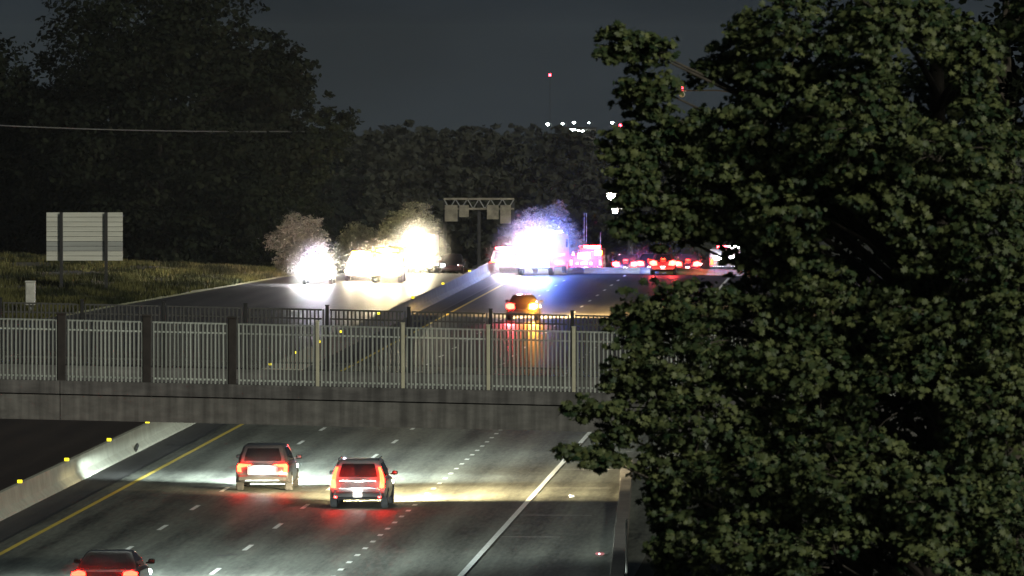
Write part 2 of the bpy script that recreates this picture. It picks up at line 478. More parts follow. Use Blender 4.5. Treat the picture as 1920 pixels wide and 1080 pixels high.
# ------------------------------------------------------------------ median barrier with reflectors given a glow of their own
mb = empty('median_barrier', road(-30.75, 300), 0, 'long low concrete barrier with yellow markers left of the yellow line', 'barrier')
sec = [(BASE, 0), (BASE - .02, .08), (BASE - .20, .26), (BASE - .27, .80), (BASE - .43, .80), (BASE - .50, .26), (BASE - .68, .08), (BASE - .70, 0)]
base_v = Vector(mb.location)
def seg_mesh(s0, s1, parent, name='barrier_segment'):
    bb = MB()
    bb.loft([[road(l, s, z) - base_v for l, z in sec] for s in (s0, s1)])
    return bb.build(name, M['barrier' if s0 < 420 else 'dimmed_barrier'], parent)
s = 150.0
while s < 1000:
    seg_mesh(s, s + 6.08 if s < 640 else s + 24, mb)
    s += 6.1 if s < 640 else 24.02
mk = None
msl = [s_of(56, 903 + 40) ]
y0s = [903, 862, 825, 791]
def s_top(px, py):
    """distance along the road of a point on top of the barrier"""
    a = (px - 960.0) / F; bq = (540.0 - py) / F
    t = (.85 - H) / (-SP + bq * CP)
    p = Vector((a * t, t * (CP + bq * SP))); return p.x * RD.x + p.y * RD.y
marks = [s_top(56, 903), s_top(140, 862), s_top(218, 825), s_top(291, 791)]
step = (marks[-1] - marks[0]) / 3
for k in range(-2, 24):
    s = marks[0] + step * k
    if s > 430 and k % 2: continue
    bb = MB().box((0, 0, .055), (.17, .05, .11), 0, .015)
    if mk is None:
        mk = bb.build('glowing_reflector', M['marker'], mb); o = mk
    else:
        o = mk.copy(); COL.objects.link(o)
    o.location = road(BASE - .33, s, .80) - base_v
# a dark drain hole in the barrier's foot
p = on_ground(262, 850)
bb = MB()
q = road(BASE - .06, s_of(262, 850), .22) - base_v
bb.path([q + Vector((.03, 0, 0)), q + Vector((.10, .02, -.03))], [.20, .17], 10)
bb.build('drain_opening', M['tar'], mb)

# ------------------------------------------------------------------ bridge
BY = 237.0; GR = -.0226
br = empty('road_bridge', (0, BY, 4.87), 0, 'concrete overbridge carrying the railings across the motorway', 'bridge')
XL, XR = -36.35, 14.0
def bslab(y0, y1, z0, z1, name, m, x0=XL, x1=XR, bev=0):
    bb = MB()
    bb.loft([[(x, y0 - BY, z0 - 4.87 + GR * x), (x, y1 - BY, z0 - 4.87 + GR * x), (x, y1 - BY, z1 - 4.87 + GR * x), (x, y0 - BY, z1 - 4.87 + GR * x)] for x in (x0, x1)])
    return bb.build(name, m, br, bevel=bev)
# fascia in cast lengths, a recessed joint between the lower and the upper course
for x, x1_ in ((XL, -12.55), (-12.55, XR)):
    bslab(BY, BY + .5, 4.87, 5.57, 'fascia_beam', M['concrete'], x, x1_ - .02)
    bslab(BY - .06, BY + .42, 5.60, 5.965, 'kerb_beam', M['concrete_dark'], x, x1_ - .02)
bslab(BY + .06, BY + .40, 5.565, 5.605, 'joint_strip', M['tar'])
bslab(BY + .5, BY + 10.9, 5.2, 5.70, 'deck_slab', M['deck'])
bslab(BY + 10.9, BY + 11.35, 4.9, 5.98, 'far_kerb_beam', M['concrete_dark'])
for yy in (2.2, 4.6, 7.0, 9.3):
    bslab(BY + yy, BY + yy + .5, 4.93, 5.195, 'girder', M['concrete_dark'])
for xx in (-19.6, 9.0):
    bb = MB()
    for yy in (1.6, 5.6, 9.6):
        bb.tube((xx, yy, -4.87), (xx, yy, -.65 + GR * xx), .42, .42, 14)
    bb.box((xx, 5.6, -.40 + GR * xx), (1.0, 10.0, .48), 0, .05)
    bb.build('pier', M['concrete_dark'], br, smooth=True)

def fence(Y, px0, pitch_px, k0, k1, label, dark_to, name='bridge_fence', m_p='fence', zoff=0.0, post_m='fence_post'):
    pm = Y / F
    root = empty(name, (0, Y, 5.98 + zoff), 0, label, 'fence')
    base = MB().box((0, 0, .80), (.042, .026, 1.74)).mesh('picket', M[m_p])
    pitch = pitch_px * pm
    for k in range(k0, k1):
        xa = (px0 - 960) * pm + k * pitch; xb = xa + pitch
        dark_a = k <= dark_to
        za = GR * xa
        bb = MB()
        if dark_a and post_m == 'fence_post':
            bb.box((xa, .02, za + .86), (.23, .20, 1.92), 0, .02)
            bb.box((xa, .02, za + 1.84), (.27, .24, .06), 0, .01)
            o = bb.build('post', M['pilaster'], root); tag(o, 'wide dark post')
        else:
            bb.box((xa, .0, za + .83), (.10, .09, 1.90), 0, .012)
            bb.box((xa, .0, za + 1.795), (.12, .11, .03))
            bb.build('post', M[post_m], root)
        g = .16 if dark_a and post_m == 'fence_post' else .08
        for zz, th in ((.10, .05), (1.40, .045), (1.66, .045)):
            bb = MB()
            bb.loft([[(xx_, -.018, zz - th / 2 + GR * xx_), (xx_, .018, zz - th / 2 + GR * xx_), (xx_, .018, zz + th / 2 + GR * xx_), (xx_, -.018, zz + th / 2 + GR * xx_)] for xx_ in (xa + g, xb - .08 - (.08 if k + 1 <= dark_to else 0))])
            bb.build('rail', M[m_p], root)
        n = 19
        for i in range(n):
            xx_ = xa + g + .04 + (pitch - g - .16) * i / (n - 1)
            o = link('picket', base, root)
            o.location = (xx_, -.032, GR * xx_ + random.uniform(-.008, .008))
            o.rotation_euler = (0, random.gauss(0, .005), 0)
    return root
fence(237.12, 595, 160.2, -4, 8, 'pale picket fence along the near edge of the bridge', -1)
fence(248.1, 460, 153.3, -4, 8, 'dark picket fence along the far edge of the bridge', 99, m_p='fence_dark', zoff=.12, post_m='dark_steel')

# ------------------------------------------------------------------ right-hand wall, post, small debris
pts = [on_ground(1158, 1080), on_ground(1170, 950), on_ground(1176, 880)]
pts.insert(0, pts[0] + (pts[0] - pts[1]) * .8)
w0 = empty('retaining_wall', pts[0], 0, 'low brown-grey concrete wall at the right edge of the road under the maple', 'wall')
for i, (a_, c_) in enumerate(zip(pts, pts[1:])):
    bb = MB(); dz = .35
    q = lambda v, dx, z: v - pts[0] + Vector((dx, 0, z))
    bb.loft([[q(a_, -.22, 0), q(a_, .22, 0), q(a_, .20, dz), q(a_, -.18, dz)], [q(c_, -.22, 0), q(c_, .22, 0), q(c_, .20, dz), q(c_, -.18, dz)]])
    bb.build('wall_segment', M['wall'], w0)
p = at(1174.5, 1100, 246)
dp = empty('delineator_post', (p.x, 246, 0), 0, 'thin pale marker post beside the low wall under the maple', 'post')
MB().box((0, 0, .95), (.065, .05, 1.9), 0, .01).build('shaft', M['cabinet'], dp)
MB().box((0, -.03, 1.72), (.055, .012, .16)).build('reflector', M['steel'], dp)
for (px, py, sz, lab) in ((1072, 932, .07, 'small white pebble lying on the right shoulder'), (1125, 1041, .10, 'flat pinkish scrap lying on the right shoulder')):
    p = on_ground(px, py)
    bb = MB().box((0, 0, sz * .5), (sz * 2, sz * 3, sz), .4, sz * .3)
    o = bb.build('road_debris', M['stone'] if px == 1072 else M['maroon']); o.location = p
    tag(o, lab, 'debris')

# ------------------------------------------------------------------ vehicles
def wheel_parts(root, x, y, r, w, wheel_name='wheel'):
    sd = 1 if x > 0 else -1
    bb = MB()
    n = 18
    prof = [(-w / 2, r * .62), (-w / 2, r * .93), (-w / 2 + .03, r), (w / 2 - .03, r), (w / 2, r * .93), (w / 2, r * .62)]
    rings = [[(dx, rr * math.cos(2 * math.pi * i / n), rr * math.sin(2 * math.pi * i / n)) for i in range(n)] for dx, rr in prof]
    bb.loft(rings)
    ty = bb.build(wheel_name, M['tyre'], root, smooth=True); ty.location = (x, y, r)
    rb = MB()
    rb.tube((sd * (w / 2 - .05), 0, 0), (sd * (w / 2 + .004), 0, 0), r * .60, r * .56, n)
    for i in range(5):
        a = 2 * math.pi * i / 5
        rb.box((sd * (w / 2 + .006), r * .3 * math.cos(a), r * .3 * math.sin(a)), (.02, r * .12, r * .12))
    rb.build('rim', M['rim'], ty)
def lerp(a, b_, t): return a + (b_ - a) * t

def make_car(name, loc, rz, label, cat, paint, group=None, Ln=4.6, Wd=1.86, Ht=1.68, belt=1.0, kind='suv', tails='boomerang', heads=None, tail_m='tail', rails=False, tail_k=1.0, lights_on=True, plate=True, trim=None):
    root = empty(name, loc, rz, label, cat, group)
    hw = Wd / 2; h2 = Ln / 2
    st = [(-h2, .46, belt - .12, .84), (-h2 + .05, .38, belt - .03, .93), (-h2 + .25, .32, belt + .02, .985), (-h2 * .55, .25, belt + .02, 1.0), (0, .24, belt, 1.0), (h2 * .42, .25, belt - .02, 1.0), (h2 * .62, .27, belt - .05, .985), (h2 * .86, .30, belt - .17, .94), (h2 - .06, .36, belt - .27, .84), (h2, .42, belt - .36, .74)]
    rings = []
    for y, zb, zt, k in st:
        w = hw * k; mz = zb + (zt - zb) * .55
        half = [(w * .80, zb), (w * .96, zb + .05), (w, zb + (zt - zb) * .35), (w * 1.0, mz), (w * .975, zt - .07), (w * .90, zt)]
        rings.append([(x, y, z) for x, z in half] + [(-x, y, z) for x, z in half[::-1]])
    body = MB().loft(rings)
    # cabin: horizontal rings from the belt to the roof
    if kind == 'suv': ca = [(-h2 + .12, h2 * .46, belt - .03, .91), (-h2 + .20, h2 * .34, belt + (Ht - belt) * .35, .865), (-h2 + .42, h2 * .10, Ht - .07, .735), (-h2 + .50, h2 * .04, Ht - .015, .68), (-h2 + .75, -.1, Ht, .55)]
    else: ca = [(-h2 + .52, h2 * .50, belt - .03, .88), (-h2 + .78, h2 * .36, belt + (Ht - belt) * .38, .82), (-h2 + 1.22, h2 * .10, Ht - .06, .68), (-h2 + 1.35, h2 * .04, Ht - .012, .62), (-h2 + 1.6, -.05, Ht, .48)]
    def cring(yr, yf, z, k):
        w = hw * k; c_ = .10
        return [(-w + c_, yr, z), (w - c_, yr, z), (w, yr + c_ * 1.4, z), (w, yf - c_ * 2, z), (w - c_ * 1.6, yf, z), (-w + c_ * 1.6, yf, z), (-w, yf - c_ * 2, z), (-w, yr + c_ * 1.4, z)]
    cr_ = [cring(*c_) for c_ in ca]
    body.loft(cr_)
    body.build('body', M[paint], root, smooth=True)
    def pane(name_, i, j, u0, u1, v0, v1, m, off=.006):
        """a pane on the cabin face between ring points i and j, from the belt to the roof edge"""
        def P(u, v):
            k = v * 2; a_, c_, t = (cr_[0], cr_[1], k) if k <= 1 else (cr_[1], cr_[2], k - 1)
            pa = Vector(a_[i]).lerp(Vector(a_[j]), u); pc = Vector(c_[i]).lerp(Vector(c_[j]), u)
            return pa.lerp(pc, t)
        nrm = (P(1, .5) - P(0, .5)).cross(P(.5, .9) - P(.5, .1)).normalized()
        cen = P(.5, .5) - Vector((0, -.3 if kind == 'suv' else 0, belt))
        if nrm.dot(Vector((P(.5, .5).x, P(.5, .5).y, 0.01))) < 0: nrm = -nrm
        vs_ = []
        for v in (v0, .5, v1):
            for u in (u0, u1): vs_.append(P(u, v) + nrm * off)
        bb_ = MB().add(vs_, [(0, 1, 3, 2), (2, 3, 5, 4)])
        return bb_.build(name_, m, root)
    pane('rear_window', 0, 1, .07, .93, .22, .93, M['glass'])
    pane('windscreen', 4, 5, .03, .97, .10, .95, M['glass'])
    for i, j in ((2, 3), (7, 6)):
        pane('side_window', i, j, .06, .46, .18, .93, M['glass']); pane('side_window', i, j, .49, .88, .18, .93, M['glass'])
    rr = .35 if kind == 'suv' else .32
    for sx_ in (-1, 1):
        wheel_parts(root, sx_ * (hw - .11), -h2 * .60, rr, .235)
        wheel_parts(root, sx_ * (hw - .11), h2 * .62, rr, .235)
        bb_ = MB()
        bb_.box((sx_ * (hw + .10), h2 * .30, belt + .10), (.19, .11, .14), 0, .03)
        bb_.box((sx_ * (hw - .01), h2 * .30, belt + .06), (.10, .05, .04))
        bb_.build('door_mirror', M['black_paint'], root)
    # bumpers and lower skirt
    bb_ = MB().box((0, -h2 - .02, .47), (Wd * .90, .20, .22), 0, .05); bb_.build('rear_bumper', M['plastic'] if kind == 'suv' else M[paint], root)
    bb_ = MB().box((0, h2 - .04, .42), (Wd * .84, .22, .24), 0, .05); bb_.build('front_bumper', M['plastic'], root)
    MB().box((0, h2 - .03, .62), (Wd * .42, .10, .14), 0, .02).build('grille', M['plastic'], root)
    if trim:
        bb_ = MB(); bb_.box((0, -h2 - .13, .40), (Wd * .62, .02, .05), 0, .008); bb_.build('bumper_trim', M['chrome'], root)
    if plate:
        pz = .70 if kind == 'suv' and tails != 'pillar' else .48
        MB().box((0, -h2 - (.012 if pz > .6 else .128), pz), (.31, .015, .16), 0, .004).build('licence_plate', M['plate'], root)
        pl = MB().box((0, -h2 - .02, pz + .12), (.30, .03, .02)); pl.build('plate_lamp', M['plate_lamp'] if lights_on else M['plastic'], root)
    tm = M[tail_m] if lights_on else M['tail_dim']
    yb = -h2 + .06
    for sx_ in (-1, 1):
        if tails == 'boomerang':
            poly = [(.37, .965), (.80, .99), (.86, .90), (.84, .70), (.70, .69), (.72, .86), (.40, .90)]
        elif tails == 'pillar':
            poly = [(.70, .72), (.86, .72), (.86, 1.02), (.80, 1.22), (.72, 1.42), (.64, 1.42), (.70, 1.2), (.72, 1.0)]
        else:
            poly = [(.56, .80), (.74, .78), (.84, .84), (.84, .93), (.72, .97), (.58, .94)]
        kx = hw / .93; dz = belt - 1.0
        mx_ = sum(p_[0] for p_ in poly) / len(poly); mz_ = sum(p_[1] for p_ in poly) / len(poly)
        pl_ = [(sx_ * (mx_ + (x_ - mx_) * tail_k) * kx, mz_ + (z_ - mz_) * tail_k + dz) for x_, z_ in poly]
        if tails == 'pillar':
            # follows the sloping rear pillar upwards
            ring0 = [(x_, -h2 - .035 + max(0, z_ - 1.0) * .62, z_) for x_, z_ in pl_]
            ring1 = [(x_, y_ + .16, z_) for x_, y_, z_ in ring0]
            MB().loft([ring0, ring1]).build('tail_light', tm, root)
        else:
            MB().prism(pl_, -h2 - .03, yb + .10).build('tail_light', tm, root)
        MB().box((sx_ * hw * .78, h2 - .16, .70), (.34, .22, .14), 0, .03).build('headlight', M[heads] if heads else M['chrome'], root)
    if rails:
        for sx_ in (-1, 1):
            bb_ = MB().path([(sx_ * hw * .70, -h2 + .55, Ht - .03), (sx_ * hw * .70, -h2 + .65, Ht + .05), (sx_ * hw * .70, -.2, Ht + .05), (sx_ * hw * .70, 0, Ht - .02)], [.02] * 4, 6)
            bb_.build('roof_rail', M['chrome'], root)
    return root
def head_beams(root, x, y, z, power, col, cone=R(150), aim=7, near=1.0):
    for sx_ in (-1, 1):
        low_beam(lamp('SPOT', (sx_ * x, y, z), power * (near if sx_ < 0 else 1), col, root, .06, (R(90), 0, R(-aim)), cone, .35))

P_BEAM = 290000.0
COOL, WARM = (.86, 1.0, .97), (1.0, .80, .46)
def lane_spot(px, py): return on_ground(px, py)
# three cars driving away
c1 = lane_spot(498, 922); c1 = Vector((c1.x, c1.y + 2.35, 0))
suv1 = make_car('sport_utility_car', c1, HEAD, 'grey sport utility car with hook-shaped tail lights, farthest of the three driving away', 'car', 'grey_paint', Wd=1.94, Ht=1.62, belt=.99, tails='boomerang', heads='head_cool', trim=True, group='cars driving away under the bridge')
head_beams(suv1, .70, 2.40, .72, P_BEAM * 1.7, COOL, aim=9, near=.8)
c2 = lane_spot(677, 954); c2 = Vector((c2.x, c2.y + 2.3, 0))
suv2 = make_car('sport_utility_car', c2, HEAD, 'pale grey sport utility car with tall tail lights up its pillars and a bright plate', 'car', 'pale_paint', Wd=1.94, Ht=1.62, belt=.98, tails='pillar', heads='head_warm', rails=True, group='cars driving away under the bridge')
MB().path([(-.80, -2.40, .44), (-.74, -2.44, .64), (-.60, -2.45, .70), (.60, -2.45, .70), (.74, -2.44, .64), (.80, -2.40, .44)], [.035] * 6, 8).build('bumper_trim', M['chrome'], suv2)
MB().box((0, -2.33, .94), (1.25, .03, .07), 0, .01).build('hatch_trim', M['chrome'], suv2)
for sx_ in (-1, 1): MB().box((sx_ * .74, -2.43, .40), (.12, .03, .07), 0, .01).build('reflector', M['tail_dim'], suv2)
head_beams(suv2, .70, 2.36, .72, P_BEAM * 2.0, WARM, aim=16, near=.3)
p3 = at(203, 1075, 236.5); c3 = Vector((p3.x, 236.5 + 2.25, 0))
car3 = make_car('saloon_car', c3, HEAD, 'dark low saloon car cut off by the bottom edge of the photo', 'car', 'black_paint', Ln=4.5, Wd=1.90, Ht=1.46, belt=.98, kind='saloon', tails='round', heads='head_cool', tail_k=1.4, tail_m='tail_red', group='cars driving away under the bridge')
head_beams(car3, .68, 2.28, .68, P_BEAM * 1.4, COOL, aim=14, near=.6)
MB().box((0, -2.335, .76), (1.06, .03, .34), 0, .04).build('hatch_panel', M['silver'], suv1)
for c_, z_ in ((suv1, .84), (suv2, .62)): lamp('POINT', (0, -2.62, z_), 34 if c_ is suv1 else 16, (1, .95, .85), c_, .05)
# a dark car farther on, indicating right
c4 = on_ground(982, 601); c4.y += 2.2
car4 = make_car('saloon_car', c4, HEAD, 'dark car beyond the bridge with one red lamp and its amber signal lit', 'car', 'black_paint', Ln=4.5, Wd=1.80, Ht=1.45, belt=.95, kind='saloon', tails='round', heads='head_warm', tail_k=1.9, tail_m='tail_hot', plate=False)
tl = [c for c in car4.children if c.name.startswith('tail_light')]
for o in tl:
    if min(v.co.x for v in o.data.vertices) > 0:
        o.data.materials[0] = M['amber_signal']; o['label'] = 'amber signal lamp lit'
head_beams(car4, .66, 2.30, .66, 900000, (1, .62, .22), aim=22)
lamp('SPOT', (.66, -2.5, .82), 9000, (1, .36, .04), car4, .1, (R(-84), 0, 0), R(24), .9)
lamp('SPOT', (-.66, -2.5, .82), 5000, (1, .06, .08), car4, .1, (R(-84), 0, 0), R(24), .9)
for c_, k in ((suv1, 110), (suv2, 110), (car3, 25)):
    for sx_ in (-1, 1): lamp('POINT', (sx_ * .88, -2.58, .98), k * .12, (1, .10, .05), c_, .10)

# ------------------------------------------------------------------ emergency vehicles
def light_bar(root, w, y, z, mats):
    bar = MB().box((0, y, z), (w, .30, .05), 0, .01).build('light_bar', M['plastic'], root)
    n = len(mats)
    for i, m in enumerate(mats):
        MB().box((-w / 2 + w * (i + .5) / n, y, z + .085), (w / n - .03, .28, .17), 0, .04).build('beacon', M[m], bar)
    return bar
def make_box_truck(name, loc, rz, label, cat, paint, Ln=7.0, Wd=2.45, Ht=3.0, cab=2.0, cabh=2.5, group=None, bars=('red_lamp', 'lamp_white', 'blue_lamp'), heads='head_cool', rear=None, stripe='white_paint'):
    root = empty(name, loc, rz, label, cat, group)
    h2 = Ln / 2; hw = Wd / 2
    MB().box((0, -cab / 2, .55 + (Ht - .55) / 2), (Wd, Ln - cab, Ht - .55), 0, .06).build('box_body', M[paint], root)
    bb = MB(); y0 = h2 - cab + .01
    prof = [(y0, .50), (h2 - .02, .50), (h2, 1.15), (h2 - .05, 1.25), (h2 - .40, cabh - .12), (h2 - .65, cabh), (y0, cabh)]
    bb.loft([[(-hw * .97, y, z) for y, z in prof], [(hw * .97, y, z) for y, z in prof]])
    bb.build('cab', M[paint], root, bevel=.05)
    bb = MB(); a_, c_ = Vector((0, h2 - .085, 1.36)), Vector((0, h2 - .385, cabh - .20))
    o_ = Vector((0, .012, .004))
    bb.quad(a_ + Vector((-hw * .86, 0, 0)) + o_, a_ + Vector((hw * .86, 0, 0)) + o_, c_ + Vector((hw * .80, 0, 0)) + o_, c_ + Vector((-hw * .80, 0, 0)) + o_)
    bb.build('windscreen', M['glass'], root)
    for sx_ in (-1, 1):
        MB().box((sx_ * hw * .975, h2 - cab * .55, cabh - .62), (.012, cab * .5, .6)).build('side_window', M['glass'], root)
        MB().box((sx_ * hw * .76, h2 + .01, .86), (.30, .10, .22), 0, .03).build('headlight', M[heads] if heads else M['chrome'], root)
        bb_ = MB().box((sx_ * (hw + .16), h2 - .30, cabh - .75), (.16, .10, .45), 0, .03); bb_.box((sx_ * (hw + .03), h2 - .34, cabh - .6), (.2, .04, .04)); bb_.build('door_mirror', M['plastic'], root)
        wheel_parts(root, sx_ * (hw - .18), h2 - cab * .55, .48, .3)
        wheel_parts(root, sx_ * (hw - .18), -h2 + 1.4, .48, .3)
        MB().box((sx_ * (hw + .004), -cab / 2, 1.35), (.012, Ln - cab - .2, .22)).build('side_stripe', M[stripe], root)
    MB().box((0, h2 + .10, .60), (Wd * .98, .26, .26), 0, .05).build('front_bumper', M['chrome'], root)
    MB().box((0, h2 + .005, .98), (Wd * .46, .06, .36), 0, .02).build('grille', M['chrome'], root)
    MB().box((0, -h2 - .10, .58), (Wd * .96, .22, .20), 0, .04).build('rear_bumper', M['chrome'], root)
    for sx_ in (-1, 1):
        MB().box((sx_ * hw * .88, -h2 - .02, 1.0), (.20, .05, .42), 0, .01).build('tail_light', M['tail'], root)
    light_bar(root, Wd * .72, h2 - 1.0, cabh + .03, bars)
    if rear:
        for (x_, z_, w_, hh_, m_) in rear:
            MB().box((x_, -h2 - .012, z_), (w_, .03, hh_), 0, .008).build('warning_lamp', M[m_], root)
    return root

FACE = HEAD + math.pi
EG = 'emergency vehicles stopped beyond the bridge'
def ground_at(px, py, dy=0): 
    p = on_ground(px, py); p.y += dy; p.z = terrain(p.y); return p
# A: patrol car facing the camera
pa = ground_at(597, 534, 2.3)
A = make_car('patrol_car', pa, FACE, 'white patrol car facing the camera with glaring headlights, nearest the grass bank', 'car', 'white_paint', Wd=2.0, Ht=1.75, heads='head_cool', tails='boomerang', lights_on=False, group=EG)
light_bar(A, 1.3, -.2, 1.78, ('red_lamp', 'lamp_white', 'lamp_white', 'blue_lamp'))
pb1 = ground_at(676, 527, 2.3)
B1 = make_car('patrol_car', pb1, FACE, 'white patrol car facing the camera between the grass-side car and the yellow truck', 'car', 'white_paint', Wd=2.0, Ht=1.75, heads='head_warm', tails='boomerang', lights_on=False, group=EG)
light_bar(B1, 1.3, -.2, 1.78, ('amber_lamp', 'lamp_white', 'amber_lamp'))
pb2 = ground_at(729, 531, 3.0)
B2 = make_box_truck('response_truck', pb2, FACE, 'yellow response truck with amber beacons facing the camera behind the median barrier', 'truck', 'yellow_paint', Ln=6.0, Ht=2.3, cabh=2.05, Wd=2.1, cab=2.4, bars=('amber_lamp', 'lamp_white', 'amber_lamp'), heads='head_warm', group=EG)
pb3 = ground_at(786, 511, 3.5)
B3 = make_box_truck('ambulance', pb3, FACE, 'white ambulance with floodlights facing the camera behind the yellow truck', 'ambulance', 'white_paint', Ln=7.0, Ht=2.75, cabh=2.3, Wd=2.3, bars=('amber_lamp', 'lamp_white', 'lamp_white', 'lamp_white'), heads='head_warm', group=EG, stripe='red_paint')
# C: engine seen from behind, D: rescue truck, car in between
pc = ground_at(1018, 517, 4.2)
Cc = make_box_truck('fire_engine', pc, HEAD - .12, 'red fire engine seen from behind with blue and white lamps blazing', 'fire engine', 'red_paint', Ln=8.4, Ht=2.9, cabh=2.75, Wd=2.5, heads=None, group=EG,
    bars=('red_lamp', 'lamp_white', 'blue_lamp'),
    rear=[(.95, 2.6, .34, .22, 'blue_lamp'), (-.95, 2.6, .34, .22, 'red_lamp'), (0, 2.62, .9, .14, 'lamp_white'), (.98, 1.75, .26, .34, 'blue_lamp'), (-.98, 1.75, .26, .34, 'lamp_white'), (.55, 1.3, .3, .2, 'blue_lamp'), (-.5, 1.3, .3, .2, 'lamp_white')])
pl_ = MB()
for sx_ in (-.22, .22): pl_.box((sx_, -1.6, 2.98), (.05, 5.0, .10))
for i in range(12): pl_.box((0, -3.9 + i * .42, 2.98), (.40, .04, .04))
pl_.build('ladder', M['steel'], Cc)
pc2 = ground_at(946, 506, 2.3)
C2 = make_car('patrol_car', pc2, HEAD, 'white patrol car with red roof lamps left of the fire engine', 'car', 'white_paint', Wd=2.0, Ht=1.75, heads='head_cool', tails='boomerang', group=EG)
light_bar(C2, 1.3, -.2, 1.78, ('red_lamp', 'lamp_white', 'red_lamp'))
pd = ground_at(1103, 499, 4.0)
D = make_box_truck('rescue_truck', pd, HEAD, 'red rescue truck with a lit rear panel right of the fire engine', 'fire engine', 'red_paint', Ln=7.6, Ht=1.95, cabh=1.9, Wd=2.4, heads=None, group=EG, bars=('red_lamp', 'red_lamp'),
    rear=[(-.12, 1.50, .90, .42, 'pink_strip'), (-.92, 1.66, .22, .24, 'pink_strip'), (-.62, .94, .15, .15, 'pink_strip'), (-.10, .94, .46, .18, 'pink_strip'), (.38, .94, .16, .16, 'pink_strip'), (.92, 1.72, .62 - .14, .30, 'amber_signal')] + [(1.02, 1.42 - .20 * i, .22, .11, 'tail_dim') for i in range(5)])
for x_ in (-.05, .12): MB().tube((x_ - .1, -3.0, 1.95), (x_ - .1, -3.0, 4.6), .022, .012, 6).build('aerial', M['steel'], D)
MB().tube((1.05, -3.2, 1.95), (1.05, -3.2, 3.2), .022, .012, 6).build('aerial', M['steel'], D)

# vehicle lamp beams, plus added lights to whiten bodies and feed the bloom
def fill_light(v, x, y, z, P, col, size=.25): lamp('POINT', (x, y, z), P, col, v, size)  # added point lights that whiten bodies and the ground around them
WHT = (.93, .96, 1.0)
def glare(v, x, y, z, P, col, size=.12, cone=26, back=False, tilt=7):
    lamp('SPOT', (x, y, z), P * (1.0 if cone > 40 else .35), col, v, size, (R(-90 + tilt if back else 90 + tilt), 0, 0), R(cone), .9)
for x_ in (-.62, .62):
    glare(A, x_, 2.7, .80, 16000, (.88, .94, 1.0)); glare(B1, x_, 2.7, .80, 17000, (1, .88, .66))
    glare(B2, x_, 3.4, .9, 38000, (1, .84, .50)); glare(B3, x_, 4.0, 1.0, 40000, (1, .88, .62))
    fill_light(A, x_, 2.75, .95, 1300, (.88, .94, 1.0)); fill_light(B1, x_, 2.75, .95, 800, (1, .85, .6))
    fill_light(B2, x_, 3.4, 1.1, 1600, (1, .80, .42)); fill_light(B3, x_, 4.0, 1.2, 1700, (1, .88, .62))
glare(A, 0, .3, 2.0, 14000, (.80, .70, 1.0)); glare(B2, 0, 2.4, 2.4, 18000, (1, .80, .42)); glare(B3, 0, 3.2, 2.7, 75000, (1, .88, .62))
glare(A, 0, -2.0, 2.3, 22000, (.95, .62, .80), cone=70, back=True, tilt=5); glare(B3, 0, -3.6, 3.0, 26000, (1, .84, .5), cone=70, back=True, tilt=5); glare(Cc, .3, 4.6, 3.1, 90000, (.12, .18, 1.0), cone=70, tilt=5); glare(Cc, -.6, 4.6, 3.1, 7000, (1, .3, .3), cone=70, tilt=5)
fill_light(A, 1.4, 1.5, 1.0, 1500, (.95, .9, .8)); fill_light(A, 0, 1.0, 2.3, 1200, (.95, .62, .85)); fill_light(B1, 0, .2, 2.2, 1200, (1, .72, .4))
fill_light(A, 0, 2.6, 1.7, 900, (.9, .9, 1.0)); fill_light(B1, 0, 2.6, 1.7, 700, (1, .85, .6)); fill_light(B2, 0, 3.4, 2.0, 900, (1, .8, .45))
fill_light(B2, 0, 1.4, 2.8, 1500, (1, .72, .35)); fill_light(B3, 0, 2.9, 2.9, 5000, (1, .86, .55))
for x_, z_, k_, q_ in ((.95, 1.9, (.12, .28, 1.0), 5000), (-.5, 1.5, (.75, .82, 1.0), 900), (.4, 2.6, (.40, .58, 1.0), 2600), (-.9, 2.6, (.9, .6, .7), 800)):
    glare(Cc, x_, -4.5, z_, q_ * 9, k_, back=True); fill_light(Cc, x_, -4.7, z_, q_, k_)
fill_light(Cc, 1.0, 0, 3.3, 3500, (.10, .16, 1.0)); fill_light(Cc, -1.0, 0, 3.3, 900, (1, .2, .2))
glare(C2, 0, -2.5, 1.6, 22000, (.95, .82, .95), back=True); glare(C2, -.5, -2.6, 1.0, 16000, (1, .9, .85), back=True); fill_light(C2, 0, -2.8, 1.2, 260, (.9, .8, .95))
fill_light(D, 0, -4.3, 1.4, 300, (1, .35, .45))
for v, y_, z_, m_, w_ in ((A, 1.06, 1.36, 'lamp_white', .9), (B1, 1.06, 1.36, 'head_warm', .9), (B2, 2.80, 1.86, 'amber_lamp', 1.3), (B3, 3.20, 2.10, 'head_warm', 1.5)):
    MB().box((0, y_, z_), (w_, .06, .14), 0, .02).build('added_glow_bar', M[m_], v)  # added glowing bar that brightens the windscreen
for v, y_, z_ in ((A, 2.36, .66), (B1, 2.36, .66), (B2, 3.10, .98), (B3, 3.60, .98)):
    for x_ in (-.26, .26): MB().box((x_, y_, z_), (.24, .05, .12), 0, .02).build('added_glow_block', M['lamp_white'], v)  # added glowing blocks that brighten the vehicle fronts

